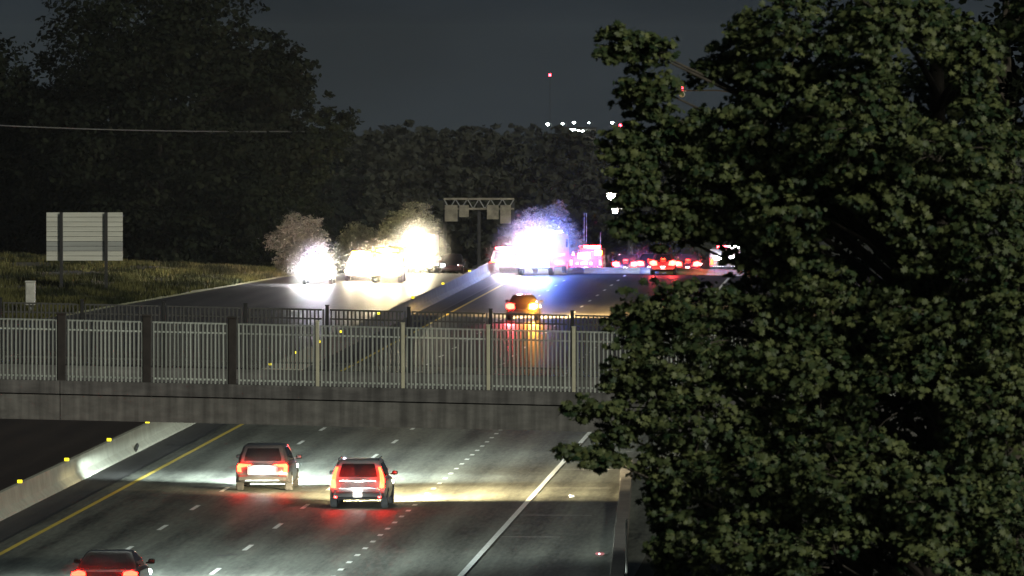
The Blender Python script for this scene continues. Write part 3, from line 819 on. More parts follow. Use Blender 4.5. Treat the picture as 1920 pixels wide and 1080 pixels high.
# queue of cars with brake lights
QG = 'cars queueing with brake lights beyond the fire engines'
for px, py, lab, pt in ((1175, 498, 'dark car with brake lights just right of the rescue truck', 'black_paint'), (1221, 503, 'dark car with brake lights second from the rescue truck', 'black_paint'), (1246, 516, 'dark red car with brake lights, lowest of the queue through the leaves', 'maroon'), (1292, 500, 'dark car with brake lights, rightmost of the queue through the leaves', 'black_paint')):
    p = ground_at(px, py, 2.2)
    q = make_car('saloon_car', p, HEAD, lab, 'car', pt, Ln=4.5, Wd=1.8, Ht=1.5, belt=.97, kind='saloon', tails='round', heads='head_cool', group=QG, tail_m='tail_hot', tail_k=2.0)
    for sx_ in (-1, 1): lamp('POINT', (sx_ * .66, -2.75, .90), 260, (1, .06, .05), q, .12)
    MB().box((0, -1.62, 1.12), (.3, .05, .05)).build('brake_light', M['tail'], q)
pt_ = ground_at(1368, 506, 5)
wt = make_box_truck('box_truck', pt_, HEAD, 'white box truck half hidden behind the maple leaves', 'truck', 'white_paint', Ln=8, Ht=1.9, cabh=1.8, Wd=2.4, heads=None, bars=('red_lamp', 'lamp_white'), rear=[(-.6, 1.3, .5, .25, 'lamp_white'), (.5, 1.3, .5, .2, 'lamp_white')])
# one far oncoming headlight left of the fire engine
po = ground_at(848, 505, 2)
oc = make_car('saloon_car', po, FACE, 'dark car far down the road with one white headlight showing', 'car', 'black_paint', Ln=4.4, Wd=1.75, Ht=1.45, belt=.92, kind='saloon', tails='round', heads=None, lights_on=False)
MB().box((.6, 2.12, .70), (.24, .10, .16), 0, .03).build('headlight', M['lamp_white'], oc)

# pale barrier across the far lanes
rb = empty('roadside_barrier', ground_at(1095, 512), 0, 'brightly lit low concrete barrier below the rescue truck', 'barrier')
rb0 = Vector(rb.location)
path_ = [(860, 503), (980, 508), (1095, 512), (1200, 512), (1300, 515), (1420, 518)]
for (x0, y0), (x1, y1) in zip(path_, path_[1:]):
    for k in range(3):
        a_ = ground_at(lerp(x0, x1, k / 3), lerp(y0, y1, k / 3)); c_ = ground_at(lerp(x0, x1, (k + 1) / 3 - .004), lerp(y0, y1, (k + 1) / 3 - .004))
        bb = MB()
        sc = [(-.28, 0), (.28, 0), (.26, .08), (.10, .22), (.08, .42), (-.08, .42), (-.10, .22), (-.26, .08)]
        bb.loft([[v - rb0 + Vector((0, u, z)) for u, z in sc] for v in (a_, c_)])
        bb.build('barrier_segment', M['barrier'], rb)

# ------------------------------------------------------------------ sign, cabinet, gantry, lamps, cable
ps = on_ground(158, 552); SY = ps.y
pmm = SY / F
p_tl, p_br = at(87, 398, SY), at(230, 489, SY)
sg = empty('road_sign', (p_tl.x * .5 + p_br.x * .5, SY, 0), 0, 'large rectangular road sign seen from its bare metal back', 'sign')
wS = p_br.x - p_tl.x; hS = p_tl.z - p_br.z
nP = 10
for i in range(nP):
    z0 = p_br.z + hS * i / nP
    bb = MB().box((0, .06, z0 + hS / nP / 2), (wS, .05, hS / nP - .022))
    bb.box((0, .03, z0 + .035), (wS, .04, .035))
    bb.build('sign_panel', M['sign_dull' if i in (2, 3) else 'sign_back'], sg)
for px, foot in ((115, 545), (199, 562)):
    x_ = at(px, 450, SY).x - sg.location.x
    bb = MB().box((x_, -.06, p_tl.z / 2 - .1), (.05, .16, p_tl.z + .2)); bb.box((x_, -.15, p_tl.z / 2 - .1), (.20, .02, p_tl.z + .2)); bb.box((x_, .02, p_tl.z / 2 - .1), (.20, .02, p_tl.z + .2))
    bb.build('post', M['dark_steel'], sg)
pc_ = on_ground(57, 588)
cb = empty('utility_cabinet', pc_, 0, 'pale narrow utility cabinet on a stub post at the left edge of the grass', 'cabinet')
pmc = pc_.y / F
MB().box((0, 0, 1.18), (18 * pmc, .5, 1.35), 0, .03).build('housing', M['cabinet'], cb)
MB().box((0, 0, 1.90), (20 * pmc, .56, .10), 0, .02).build('lid', M['cabinet'], cb)
MB().box((0, -.26, 1.45), (13 * pmc, .02, .55), 0, .005).build('door', M['cabinet'], cb)
MB().box((0, 0, .25), (.12, .12, .5)).build('post', M['steel'], cb)

GY = 780.0; gp = at(898, 400, GY); gz = terrain(GY); gpm = GY / F
ga = empty('sign_gantry', (gp.x, GY, gz), 0, 'overhead sign gantry with a pale truss across the far road', 'gantry')
gt = at(898, 376, GY).z - gz
bb = MB()
for zz in (gt + .15, gt - .75):
    for yy in (-.4, .4): bb.box((0, yy, zz), (132 * gpm, .14, .16))
bb.build('chord', M['gantry'], ga)
bb = MB()
for i in range(12):
    x0_ = -66 * gpm + 132 * gpm * i / 12; x1_ = x0_ + 11 * gpm
    bb.tube((x0_, -.4, gt - .75 if i % 2 else gt + .15), (x1_, -.4, gt + .15 if i % 2 else gt - .75), .05, .05, 6)
bb.build('bracing', M['steel'], ga)
for px in (-64, 0, 64):
    MB().box((px * gpm, 0, gt / 2 - .1), (.30, .30, gt), 0, .03).build('gantry_post', M['dark_steel'], ga)
for px, w_, h_ in ((-52, 24, 1.5), (-28, 18, 1.1), (26, 22, 1.3), (50, 20, 1.7)):
    MB().box((px * gpm, -.55, gt - .9 - h_ / 2 + .5), (w_ * gpm, .06, h_), 0, .01).build('sign_panel', M['gantry'], ga)

def street_lamp(px, py, Y, label, m='street', P=2500, head=.5, group=None, arm=1.6, col=(1, .93, .8)):
    p = at(px, py, Y); gz_ = terrain(Y); hgt = p.z - gz_
    rt = empty('street_lamp', (p.x + arm, Y, gz_), 0, label, 'street lamp', group)
    MB().tube((0, 0, -.2), (0, 0, hgt + .05), (.11), .07, 10).build('pole', M['dark_steel'], rt, smooth=True)
    MB().path([(0, 0, hgt), (-arm * .5, 0, hgt + .22), (-arm, 0, hgt + .20)], [.05, .045, .04], 7).build('arm', M['dark_steel'], rt, smooth=True)
    MB().box((-arm, 0, hgt + .16), (head * 1.15, .30, .10), 0, .03).build('lamp_housing', M['steel'], rt)
    MB().path([(-arm, 0, hgt + .12), (-arm, 0, hgt + .05), (-arm, 0, hgt - head * .12), (-arm, 0, hgt - head * .30), (-arm, 0, hgt - head * .42), (-arm, 0, hgt - head * .48)], [head * .22, head * .36, head * .42, head * .36, head * .22, head * .06], 14).build('lens', M[m], rt, smooth=True)
    if P: lamp('POINT', (-arm, -.4, hgt - .1), P, col, rt, .2)
    return rt
street_lamp(1146, 366, 770, 'tall street lamp with a bright white star of light left of the maple', head=.8)
street_lamp(1153, 395, 792, 'smaller street lamp just below the brightest one left of the maple', P=1200, head=.55)
street_lamp(1279, 176, 520, 'unlit tall street lamp with a red beacon in a gap of the maple', m='cabinet', P=0, arm=4.2, head=.45)
b_ = at(1279, 171, 519)
tower_o = [o for o in bpy.data.objects if o.name.startswith('street_lamp') and 'red beacon' in o.get('label', '')][0]
bb = MB().box((0, 0, 0), (.16, .16, .14), 0, .03); o = bb.build('beacon', M['city_red'], tower_o); o.location = (-4.2, -.1, b_.z + .22)
# radio mast with a red light, far away
mp_ = at(1031, 143, 2400); rm = empty('radio_mast', (mp_.x, 2400, -20), 0, 'far thin radio mast topped by a red light above the skyline', 'mast')
bm_ = MB(); hh = mp_.z + 20
for a_ in range(3):
    an = a_ * 2.094; q0 = Vector((.5 * math.cos(an), .5 * math.sin(an), 0)); bm_.tube(q0, q0 * .3 + Vector((0, 0, hh)), .035, .02, 5)
for k in range(14):
    f0 = 1 - .7 * k / 14; f1 = 1 - .7 * (k + 1) / 14
    for a_ in range(3):
        an, a2_ = a_ * 2.094, (a_ + 1) * 2.094
        bm_.tube((.5 * f0 * math.cos(an), .5 * f0 * math.sin(an), hh * k / 14), (.5 * f1 * math.cos(a2_), .5 * f1 * math.sin(a2_), hh * (k + 1) / 14), .015, .015, 4)
bm_.build('lattice', M['dark_steel'], rm)
MB().path([(0, 0, hh), (0, 0, hh + .35), (0, 0, hh + .7)], [.25, .38, .2], 10).build('beacon', M['city_red'], rm, smooth=True)
# distant lamps and a lit low building
CG = 'distant lamps on the skyline'
for i, (px, py, hd, lab) in enumerate(((1027, 232, .7, 'leftmost of the distant skyline lamps above the street lamps'), (1033, 257, .6, 'distant white lamp set lower than the others on the dark slope'), (1055, 231, .5, 'distant skyline lamp above the left end of the lit building'), (1076, 229, .6, 'tall distant skyline lamp just right of the lit building'), (1148, 229, .6, 'distant skyline lamp beside the red far lamp near the maple'), (1104, 230, .3, 'faint distant skyline lamp midway between building and maple'))):
    street_lamp(px, py, 2300, lab, m='city_white', P=0, head=hd * 1.5, group=CG, arm=1.0)
pl = at(1163, 238, 2300)
ra = empty('beacon_pole', (pl.x, 2300, -20), 0, 'far pole with a red lamp at the edge of the maple', 'pole')
MB().tube((0, 0, 0), (0, 0, pl.z + 20), .15, .1, 8).build('pole', M['dark_steel'], ra)
MB().path([(0, 0, pl.z + 20), (0, 0, pl.z + 20.4), (0, 0, pl.z + 20.8)], [.3, .4, .2], 10).build('beacon', M['city_red'], ra)
pb = at(1075, 245, 2250)
fb = empty('distant_building', (pb.x, 2254, -20), 0, 'far low building with a lit sign band on the skyline', 'building')
bh = pb.z + 20.6
MB().box((1.5, 4, bh / 2), (9, 8, bh)).build('wall', M['concrete_dark'], fb)
MB().box((1.5, 4, bh + .12), (9.5, 8.5, .24)).build('roof', M['dark_steel'], fb)
MB().box((-.3, -.05, bh - .55), (1.9, .08, .75), 0, .02).build('lit_sign', glow('lit_shop_band', (.8, 1, 1), 10), fb)
for i in range(3): MB().box((1.4 + i * 1.2, -.04, bh - .75), (.7, .06, .4)).build('window', M['city_white'], fb)

# overhead cable in front of the dark trees
pts = []
for i in range(25):
    t = i / 24; p = at(-60 + 660 * t, lerp(232, 246, t), 606 + 34 * t); p.z -= .22 * (1 - (2 * t - 1) ** 2); pts.append(p)
ck = MB().path([q - pts[0] for q in pts], [.05] * 25, 5).build('overhead_cable', M['cable']); ck.location = pts[0]
tag(ck, 'thin overhead cable sagging across the dark trees on the left', 'cable')

# ------------------------------------------------------------------ foliage
MAPLE = [(0, -.5), (.10, -.18), (.42, -.34), (.36, -.10), (.56, .06), (.34, .10), (.40, .38), (.16, .24), (0, .56), (-.16, .24), (-.40, .38), (-.34, .10), (-.56, .06), (-.36, -.10), (-.42, -.34), (-.10, -.18)]
OVAL = [(0, -.5), (.30, -.22), (.36, .12), (.10, .5), (-.26, .34), (-.38, -.08)]
def leaf_mesh(name, pos, nrm, size, tone, m, shape=OVAL, fold=.18):
    """one leaf-shaped fan per point"""
    n = len(pos); k = len(shape)
    sh = np.array(shape)
    up = RNG.normal(size=(n, 3))
    t1 = np.cross(nrm, up); t1 /= np.linalg.norm(t1, axis=1, keepdims=True) + 1e-9
    t2 = np.cross(nrm, t1)
    sz = size[:, None, None]
    out = pos[:, None, :] + sz * (sh[None, :, 0:1] * t1[:, None, :] + sh[None, :, 1:2] * t2[:, None, :]) - sz * fold * (np.abs(sh[None, :, 0:1])) * nrm[:, None, :]
    cen = pos[:, None, :]
    V = np.concatenate([cen, out], axis=1).reshape(-1, 3)
    i = np.arange(k); j = (i + 1) % k
    tri = np.stack([np.zeros(k, int), i + 1, j + 1], 1)
    T = (tri[None] + (np.arange(n) * (k + 1))[:, None, None]).reshape(-1, 3)
    me = bpy.data.meshes.new(name)
    me.vertices.add(len(V)); me.vertices.foreach_set('co', V.ravel().astype(np.float32))
    me.loops.add(T.size); me.loops.foreach_set('vertex_index', T.ravel().astype(np.int32))
    me.polygons.add(len(T)); me.polygons.foreach_set('loop_start', (np.arange(len(T)) * 3).astype(np.int32))
    at_ = me.attributes.new('tone', 'FLOAT', 'POINT')
    at_.data.foreach_set('value', np.repeat(np.clip(tone, 0, 1), k + 1).astype(np.float32))
    me.update(); me.validate()
    me.materials.append(m)
    return me
def spray_points(cens, per, rad, flat=.55):
    n = len(cens)
    p = np.repeat(cens, per, axis=0)
    d = RNG.normal(size=(n * per, 3)); d /= np.linalg.norm(d, axis=1, keepdims=True)
    r = RNG.random((n * per, 1)) ** .5
    d = d * r * np.repeat(rad, per)[:, None]; d[:, 2] *= flat
    return p + d
def in_ellipsoids(ells, n, shell=.55):
    """points in a set of ellipsoids (centre, radii), more of them near the surface"""
    w = np.array([e[1][0] * e[1][2] * e[1][1] for e in ells]) ** .8; w /= w.sum()
    idx = RNG.choice(len(ells), n, p=w)
    d = RNG.normal(size=(n, 3)); d /= np.linalg.norm(d, axis=1, keepdims=True)
    r = shell + (1 - shell) * RNG.random((n, 1)) ** .7
    r = np.where(RNG.random((n, 1)) < .25, RNG.random((n, 1)) ** .5, r)
    c = np.array([e[0] for e in ells])[idx]; rad = np.array([e[1] for e in ells])[idx]
    return c + d * r * rad, d, idx

def tree_crown_mesh(name, hgt, wid, m, n_cl=260, per=26, leaf=.42, lobes=11, base=.22, seed=0):
    global RNG
    RNG = np.random.default_rng(seed)
    ells = [(np.array([0, 0, hgt * .62]), np.array([wid * .30, wid * .30, hgt * .32]))]
    for i in range(lobes):
        a = 2.4 * i; zz = base + (1 - base) * (i + .5) / lobes
        k = math.sin(math.pi * min(1, max(.12, (zz - base * .6) / (1.04 - base * .6)))) ** .6
        rr = wid * .5 * k * RNG.uniform(.55, .80)
        s_ = wid * .21 * RNG.uniform(.75, 1.25)
        ells.append((np.array([rr * math.cos(a), rr * math.sin(a), hgt * zz * .93]), np.array([s_, s_, s_ * .8])))
    cen, d, idx = in_ellipsoids(ells, n_cl)
    pts = spray_points(cen, per, RNG.uniform(.5, 1.1, n_cl) * wid * .085)
    nr = np.repeat(d, per, axis=0) * .6 + RNG.normal(size=pts.shape) * .6 + np.array([0, 0, .5])
    nr /= np.linalg.norm(nr, axis=1, keepdims=True)
    tone = np.repeat(RNG.random(n_cl) * .6, per) + RNG.random(len(pts)) * .4
    return leaf_mesh(name, pts, nr, RNG.uniform(.6, 1.3, len(pts)) * leaf, tone, m), ells
def trunk_mesh(name, hgt, ells, m, r=.28):
    b = MB()
    top = hgt * .82
    b.path([(0, 0, -.3), (.05, .02, hgt * .2), (-.05, .05, hgt * .45), (0, 0, top)], [r * 1.25, r, r * .7, r * .15], 9)
    for c, rd in ells[1:]:
        z0 = max(hgt * .16, c[2] - .45 * math.hypot(c[0], c[1]) - .8)
        b.path([(0, 0, z0), (c[0] * .5, c[1] * .5, lerp(z0, c[2], .62)), tuple(c)], [r * .42, r * .27, r * .06], 6)
    return b.mesh(name, m, smooth=True)
def place_tree(name, x, y, hgt, wid, label, cat='tree', m='wood_leaf', group=None, seed=0, z=None, bark='bark', **kw):
    rt = empty(name, (x, y, terrain(y) if z is None else z), random.uniform(0, 6.28), label, cat, group)
    cm, ells = tree_crown_mesh('crown', hgt, wid, M[m], seed=seed, **kw)
    link('crown', cm, rt); link('trunk', trunk_mesh('trunk', hgt, ells, M[bark], .018 * hgt), rt)
    return rt
# --- left: the big tree and its neighbours against the sky
def px_tree(name, px, top, Y, wid_px, label, **kw):
    p = at(px, top, Y)
    return place_tree(name, p.x, Y, p.z - terrain(Y), wid_px * Y / F, label, **kw)
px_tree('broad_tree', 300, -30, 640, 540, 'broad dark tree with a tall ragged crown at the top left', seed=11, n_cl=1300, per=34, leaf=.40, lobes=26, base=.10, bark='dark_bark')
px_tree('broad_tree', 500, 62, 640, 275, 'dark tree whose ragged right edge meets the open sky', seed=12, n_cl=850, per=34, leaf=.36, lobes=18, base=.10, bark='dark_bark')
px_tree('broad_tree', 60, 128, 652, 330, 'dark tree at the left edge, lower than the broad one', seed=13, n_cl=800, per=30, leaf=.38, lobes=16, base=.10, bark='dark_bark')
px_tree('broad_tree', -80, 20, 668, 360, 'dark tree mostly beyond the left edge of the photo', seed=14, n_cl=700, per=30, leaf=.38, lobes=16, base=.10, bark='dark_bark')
# --- woodland that reads as one mass
def wood(name, n, place, hr, wr, m, per, leaf, seed, ncl=70):
    global RNG
    P_, N_, S_, T_ = [], [], [], []
    rs = random.Random(seed); RNG = np.random.default_rng(seed)
    tb = MB()
    for i in range(n):
        x, y, hgt = place(i, rs)
        wid = rs.uniform(*wr); zg = terrain(y)
        ells = []
        for k in range(8):
            a = 2.4 * k; zz = .18 + .78 * (k + .5) / 8
            rr = wid * .34 * math.sin(math.pi * min(.95, zz)) ** .6
            s_ = wid * rs.uniform(.17, .27)
            ells.append((np.array([x + rr * math.cos(a), y + rr * math.sin(a), zg + hgt * zz]), np.array([s_, s_, s_ * .9])))
        cen, d, idx = in_ellipsoids(ells, ncl, .5)
        pts = spray_points(cen, per, RNG.uniform(.5, 1.1, ncl) * wid * .10)
        nr = np.repeat(d, per, axis=0) * .6 + RNG.normal(size=pts.shape) * .6 + np.array([0, -.2, .5]); nr /= np.linalg.norm(nr, axis=1, keepdims=True)
        P_.append(pts); N_.append(nr); S_.append(RNG.uniform(.6, 1.3, len(pts)) * leaf)
        T_.append(np.repeat(RNG.random(ncl) * .6, per) + RNG.random(len(pts)) * .4)
    o = link(name, leaf_mesh(name, np.concatenate(P_), np.concatenate(N_), np.concatenate(S_), np.concatenate(T_), M[m]))
    return o
def w_left(i, rs):
    px = -120 + 760 * (i + rs.random()) / 60; Y = 664 + 50 * rs.random()
    top = rs.uniform(180, 290) if i % 2 else rs.uniform(330, 420)
    if px > 540: top = max(top, 245)
    p = at(px, top, Y); return p.x, Y, p.z - terrain(Y)
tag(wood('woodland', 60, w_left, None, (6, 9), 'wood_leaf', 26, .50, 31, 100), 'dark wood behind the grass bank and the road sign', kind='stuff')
def w_mid(i, rs):
    px = 520 + 760 * (i + rs.random()) / 44; Y = rs.uniform(960, 1180)
    top = 236 + 14 * math.sin(px * .021) + rs.uniform(0, 22) + (px - 600) * .014 + (12 if px > 1000 else 0)
    if i % 3 == 0: top += rs.uniform(60, 120); Y = rs.uniform(800, 900)
    p = at(px, top, Y); return p.x, Y, p.z - terrain(Y)
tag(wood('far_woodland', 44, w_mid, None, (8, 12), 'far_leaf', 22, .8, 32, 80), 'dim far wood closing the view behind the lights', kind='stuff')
def w_far(i, rs):
    px = 480 + 1000 * (i + rs.random()) / 40; Y = rs.uniform(1900, 2150)
    p = at(px, rs.uniform(238, 252) + (14 if px > 1000 else 0), Y); return p.x, Y, p.z - terrain(Y)
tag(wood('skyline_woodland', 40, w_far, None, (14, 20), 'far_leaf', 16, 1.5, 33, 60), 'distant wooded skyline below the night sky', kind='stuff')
# --- lit trees behind the emergency vehicles
for i, (px, top, Y, wpx, lab) in enumerate(((562, 405, 594, 120, 'round pinkish lit bush behind the patrol car nearest the grass'), (765, 387, 630, 125, 'rounded yellowish lit tree behind the ambulance'), (1030, 380, 622, 125, 'rounded tree lit blue behind the fire engine'), (680, 425, 640, 100, 'low bush lit dimly between the pinkish and the yellowish one'))):
    px_tree('roadside_tree', px, top, Y, wpx, lab, m='bush_leaf', seed=40 + i, n_cl=800, per=26, leaf=.13, lobes=14, base=.06)

# --- grass
def grass(name, n, area, hr, seed):
    rng = np.random.default_rng(seed)
    a = area(rng, n); n = len(a)
    hgt = rng.uniform(*hr, n); ang = rng.uniform(0, np.pi, n); w = rng.uniform(.03, .07, n)
    lean = rng.normal(0, .25, (n, 2)) * hgt[:, None]
    dx = np.stack([np.cos(ang) * w, np.sin(ang) * w, np.zeros(n)], 1)
    top = a + np.stack([lean[:, 0], lean[:, 1], hgt], 1)
    V = np.stack([a - dx, a + dx, top], 1).reshape(-1, 3)
    me = bpy.data.meshes.new(name)
    me.vertices.add(len(V)); me.vertices.foreach_set('co', V.ravel().astype(np.float32))
    me.loops.add(3 * n); me.loops.foreach_set('vertex_index', np.arange(3 * n, dtype=np.int32))
    me.polygons.add(n); me.polygons.foreach_set('loop_start', (np.arange(n) * 3).astype(np.int32))
    at_ = me.attributes.new('tone', 'FLOAT', 'POINT')
    cl = .5 + .5 * np.sin(a[:, 0] * .9 + 2 * np.sin(a[:, 1] * .23)) * np.sin(a[:, 1] * .16 + a[:, 0] * .3)
    at_.data.foreach_set('value', np.repeat(np.clip((cl * 1.5 - .35) + rng.random(n) * .25, 0, 1), 3).astype(np.float32))
    me.update(); me.materials.append(M['grass'])
    return link(name, me)
def bank(d, s_):
    return .055 * max(0.0, d - 2.0) * min(1.0, max(0.0, (s_ - 500) / 25)) + .10 * math.sin(d * 1.1 + s_ * .13) * min(1, d / 3) + .07 * math.sin(s_ * .41 + d * .3) * min(1, d / 3)
rows = []
ss_ = [490 + 3.0 * i for i in range(51)]; dd_ = [.4 + .9 * k for k in range(28)]
bk = MB()
for q in ss_:
    for d_ in dd_:
        v = road(wb_left(q) - d_, q, bank(d_, q) - .02); rows.append(v)
nd = len(dd_)
bk.add(rows, [(a * nd + c, a * nd + c + 1, (a + 1) * nd + c + 1, (a + 1) * nd + c) for a in range(len(ss_) - 1) for c in range(nd - 1)])
tag(bk.build('grass_bank', M['ground'], smooth=True), kind='structure')
def g_area(rng, n):
    s_ = rng.uniform(492, 638, n)
    d = .5 + rng.random(n) ** 1.2 * 23.5
    clump = np.sin(s_ * .37 + 2 * np.sin(d * .5)) + np.sin(d * .9 + s_ * .11) + rng.normal(0, .5, n)
    k = clump > -.6; s_, d = s_[k], d[k]
    e = np.array([wb_left(v) for v in s_]); l = e - d
    x = l * RD.y + s_ * RD.x; y = -l * RD.x + s_ * RD.y
    z = np.array([bank(a, c) for a, c in zip(d, s_)])
    return np.stack([x, y, np.array([terrain(v) for v in y]) + z - .03], 1)
tag(grass('grass', 110000, g_area, (.10, .50), 5), 'rough dull grass on the bank left of the slip road', kind='stuff')

# --- the maple on the right, close to the camera
MY = 112.0
blobs = [  # pixel centre, pixel radii, distance offset
    (1210, 95, 80, 42, -.3), (1230, 165, 62, 46, 0), (1345, 150, 75, 62, .2), (1215, 205, 48, 38, .3), (1255, 265, 90, 42, .5), (1200, 290, 60, 50, .2), (1205, 350, 40, 42, .3),
    (1425, 70, 50, 50, 0), (1500, 70, 130, 110, -.4), (1680, 60, 150, 110, -.9), (1820, 110, 90, 90, -1.0), (1440, 210, 140, 120, 0), (1610, 230, 150, 130, -.8), (1790, 270, 150, 130, -1.2),
    (1360, 330, 120, 90, .3), (1500, 380, 140, 120, -.2), (1690, 420, 150, 130, -.8), (1860, 440, 120, 130, -1.3), (1290, 430, 110, 42, .5), (1440, 470, 110, 70, .2), (1580, 540, 150, 120, -.2), (1770, 580, 150, 130, -.9), (1900, 620, 120, 140, -1.2),
    (1290, 575, 140, 62, .4), (1210, 620, 70, 55, .4), (1400, 630, 150, 100, 0), (1280, 690, 120, 80, .2), (1195, 720, 60, 40, .2), (1130, 765, 66, 26, .1), (1200, 790, 70, 36, 0), (1110, 848, 62, 13, -.2), (1150, 866, 50, 16, -.2), (1165, 815, 45, 30, 0),
    (1540, 720, 160, 110, -.4), (1720, 740, 160, 120, -.9), (1880, 800, 130, 130, -1.4), (1330, 790, 140, 90, 0), (1260, 880, 85, 90, .1), (1440, 880, 150, 100, -.4), (1600, 900, 150, 110, -1.0), (1770, 930, 150, 110, -1.4), (1900, 980, 120, 120, -1.6),
    (1290, 990, 95, 100, .2), (1420, 1030, 140, 100, -.5), (1580, 1060, 150, 100, -1.2), (1740, 1080, 150, 100, -1.6),
    (1310, 1160, 130, 110, .1), (1500, 1200, 170, 120, -.5), (1720, 1230, 180, 120, -1), (1950, 1180, 160, 160, -1.3),
    (2060, 300, 170, 170, -1.0), (2080, 620, 170, 180, -1.0), (2080, 900, 160, 170, -1.0), (1760, -90, 180, 90, -.6), (1560, -70, 150, 80, -.1), (2000, 20, 130, 120, -1),
    (1190, 80, 60, 34, -.2), (1305, 235, 75, 45, .1), (1215, 270, 85, 40, .3), (1195, 338, 55, 62, .2), (1330, 300, 90, 66, .2), (1300, 390, 80, 50, .3), (1235, 425, 80, 28, .3), (1350, 425, 80, 40, .2), (1390, 130, 70, 60, .1),
    (1235, 930, 40, 70, .3), (1245, 1030, 40, 70, .3), (1200, 700, 60, 50, .3),
    (1500, 300, 200, 200, 1.3), (1700, 300, 220, 220, 1.3), (1500, 640, 200, 200, 1.4), (1740, 700, 220, 220, 1.4), (1480, 950, 180, 180, 1.3), (1720, 1000, 200, 200, 1.3),
]
RNG = np.random.default_rng(91)
for (px, py, rx, ry, dy) in list(blobs):      # loose pointed sprays along the open edge of the crown
    if (px < 1330 and py < 880) or (px < 1560 and py < 150):
        for k in range(8):
            a_ = RNG.uniform(2.0, 4.3) if px < 1330 else RNG.uniform(2.0, 5.0)
            blobs.append((px + rx * .98 * math.cos(a_), py + ry * .98 * math.sin(a_), RNG.uniform(20, 34), RNG.uniform(4, 8), dy + RNG.uniform(-.2, .2)))
pm = MY / F
P_, N_, S_, T_, twigs = [], [], [], [], []
maple = empty('maple_tree', (at(1760, 600, MY).x, MY + .5, 0), 0, 'large leafy maple filling the right side in front of the bridge', 'tree')
m0 = np.array(maple.location)
for bi, (px, py, rx, ry, dy) in enumerate(blobs):
    c = np.array(at(px, py, MY + dy)); a, bz = max(rx - 18, rx * .62) * pm, max(ry - 14, ry * .62) * pm
    tiny = rx < 35
    ad = .1 if tiny else min(.9, max(.3, (a + bz) * .5))
    area = rx * ry
    ncl = 4 if tiny else max(16, int(area / 58))
    d = RNG.normal(size=(ncl, 3)); d /= np.linalg.norm(d, axis=1, keepdims=True)
    r = np.where(RNG.random((ncl, 1)) < .65, .72 + .30 * RNG.random((ncl, 1)), RNG.random((ncl, 1)) ** .5)
    cen = c + d * r * np.array([a, ad, bz])
    if px > 1330 and dy < 1.0:      # hollows between the boughs
        q = cen * 1.7
        hol = np.sin(q[:, 0] * 1.3 + 1.7 * np.sin(q[:, 2] * .9)) + np.sin(q[:, 2] * 1.7 + 1.3 * np.sin(q[:, 0] * 1.1 + 2.0)) + .5 * np.sin(q[:, 0] * 3.1 + q[:, 2] * 2.3)
        keep = hol > -1.05; cen, d = cen[keep], d[keep]; ncl = len(cen)
        if ncl < 3: continue
    per = 6 if tiny else 11
    cl_r = RNG.uniform(.05, .10, ncl) if tiny else RNG.uniform(.07, .21, ncl)
    pts = spray_points(cen, per, cl_r, .5)
    # leaves hang outwards, faces turned up and out
    nr = np.repeat(d * np.array([.4, .5, .3]), per, axis=0) + RNG.normal(size=pts.shape) * .42 + np.array([0, -.35, .55])
    nr /= np.linalg.norm(nr, axis=1, keepdims=True)
    P_.append(pts); N_.append(nr); S_.append(RNG.uniform(.5, 1.4, len(pts)) * .088)
    T_.append(np.repeat(RNG.random(ncl) ** 1.6 * .75, per) * .7 + RNG.random(len(pts)) ** 2 * .42)
    for k in range(0, ncl, 9): twigs.append((c + (cen[k] - c) * .45, cen[k]))
cm = leaf_mesh('crown', np.concatenate(P_) - m0, np.concatenate(N_), np.concatenate(S_), np.concatenate(T_), M['maple'], MAPLE, .22)
link('crown', cm, maple)
tb = MB()
tx = 0.0
tb.path([(0, 0, -.3), (.05, 0, 3), (-.08, .1, 7), (.05, 0, 11), (0, .1, 15), (-.1, 0, 17.5)], [.34, .27, .22, .16, .10, .03], 12)
for bi, (px, py, rx, ry, dy) in enumerate(blobs):
    if rx < 35: continue
    c = np.array(at(px, py, MY + dy)) - m0
    z0 = max(2.0, c[2] - .5 * abs(c[0]) - .5)
    z0 = min(z0, 16.5)
    mid = Vector((c[0] * .5, c[1] * .5, lerp(z0, c[2], .62)))
    tb.path([(0, 0.05, z0), mid, Vector(c)], [.060, .032, .010], 7)
for c, q in twigs:
    a_, e_ = Vector(c - m0), Vector(q - m0)
    tb.path([a_, a_.lerp(e_, .5) + Vector((0, 0, .03)), e_], [.011, .008, .004], 4)
tb.build('trunk', M['bark_pale'], maple, smooth=True)
# a second tree standing behind it
p = at(1800, 0, 150)
place_tree('shaded_tree', p.x + .8, 150, 20, 6.6, 'dark tree standing behind the maple, showing in its top right gap', seed=61, m='wood_leaf', n_cl=420, per=26, leaf=.2, lobes=16, base=.1)

# ------------------------------------------------------------------ haze
HZ = MB().box((0, 1650, 3), (2600, 3700, 50))
hz = HZ.build('haze', bpy.data.materials.new('night_haze'))
hm = hz.data.materials[0]; hm.use_nodes = True
t = hm.node_tree; t.nodes.clear()
oo = t.nodes.new('ShaderNodeOutputMaterial'); pv = t.nodes.new('ShaderNodeVolumePrincipled')
pv.inputs['Color'].default_value = (.84, .93, .93, 1)
pv.inputs['Density'].default_value = .00005
pv.inputs['Anisotropy'].default_value = .2
t.links.new(pv.outputs[0], oo.inputs['Volume'])
tag(hz, kind='stuff')

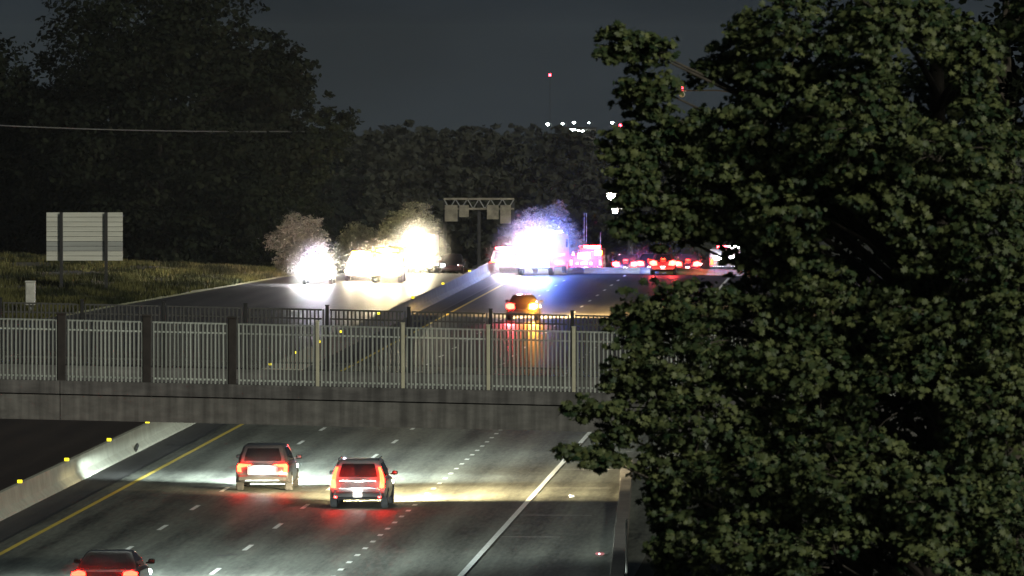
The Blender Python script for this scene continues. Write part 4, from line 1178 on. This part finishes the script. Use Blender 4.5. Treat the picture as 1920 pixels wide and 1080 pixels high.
# added scattering volumes that spread bloom round the lamps, densest in the middle
def bloom_volume(c, r, dens):
    bm = bmesh.new(); bmesh.ops.create_icosphere(bm, subdivisions=3, radius=1)
    me = bpy.data.meshes.new('bloom_volume'); bm.to_mesh(me); bm.free()
    m = bpy.data.materials.new('bloom_scatter'); m.use_nodes = True
    t = m.node_tree; t.nodes.clear()
    oo = t.nodes.new('ShaderNodeOutputMaterial'); pv = t.nodes.new('ShaderNodeVolumePrincipled')
    co = t.nodes.new('ShaderNodeTexCoord'); gr = t.nodes.new('ShaderNodeTexGradient'); gr.gradient_type = 'SPHERICAL'
    po = t.nodes.new('ShaderNodeMath'); po.operation = 'POWER'; po.inputs[1].default_value = 2.0
    mu = t.nodes.new('ShaderNodeMath'); mu.operation = 'MULTIPLY'; mu.inputs[1].default_value = dens
    t.links.new(co.outputs['Object'], gr.inputs[0]); t.links.new(gr.outputs['Fac'], po.inputs[0]); t.links.new(po.outputs[0], mu.inputs[0]); t.links.new(mu.outputs[0], pv.inputs['Density'])
    pv.inputs['Color'].default_value = (.92, .92, .92, 1); pv.inputs['Anisotropy'].default_value = .3
    t.links.new(pv.outputs[0], oo.inputs['Volume']); me.materials.append(m)
    o = link('bloom_volume', me, None, c); o.scale = r; tag(o, kind='stuff')
    return o
bloom_volume((c4.x + .5, c4.y - 2.7, .8), (1.8, 3.0, 1.6), .26)
g_ = ground_at(1230, 500); bloom_volume((g_.x, g_.y - 1, g_.z + .7), (5.5, 7, 1.9), .05)
g_ = on_ground(595, 534); bloom_volume((g_.x, g_.y - 1, .9), (2.5, 6, 2.7), .085)
g_ = on_ground(682, 527); bloom_volume((g_.x, g_.y - 1, .9), (1.9, 6, 2.2), .075)
g_ = on_ground(729, 531); bloom_volume((g_.x, g_.y - 1, 1.0), (2.6, 7, 2.6), .085)
g_ = on_ground(784, 511); bloom_volume((g_.x, g_.y - 1, 1.3), (2.8, 8, 3.2), .085)
g_ = on_ground(946, 507); bloom_volume((g_.x, g_.y - 1, .8), (1.9, 6, 2.0), .09)
g_ = on_ground(1012, 517); bloom_volume((g_.x, g_.y, 1.6), (3.8, 10, 3.6), .095)
# added volumes behind the near cars, for a red halo round the tail lamps
for c_, z_, de in ((suv1, .90, .10), (suv2, 1.05, .20), (car3, .85, .20)):
    q = c_.matrix_basis @ Vector((0, -2.55, z_))
    bloom_volume((q.x, q.y, q.z), (1.55, .8, .75), de)
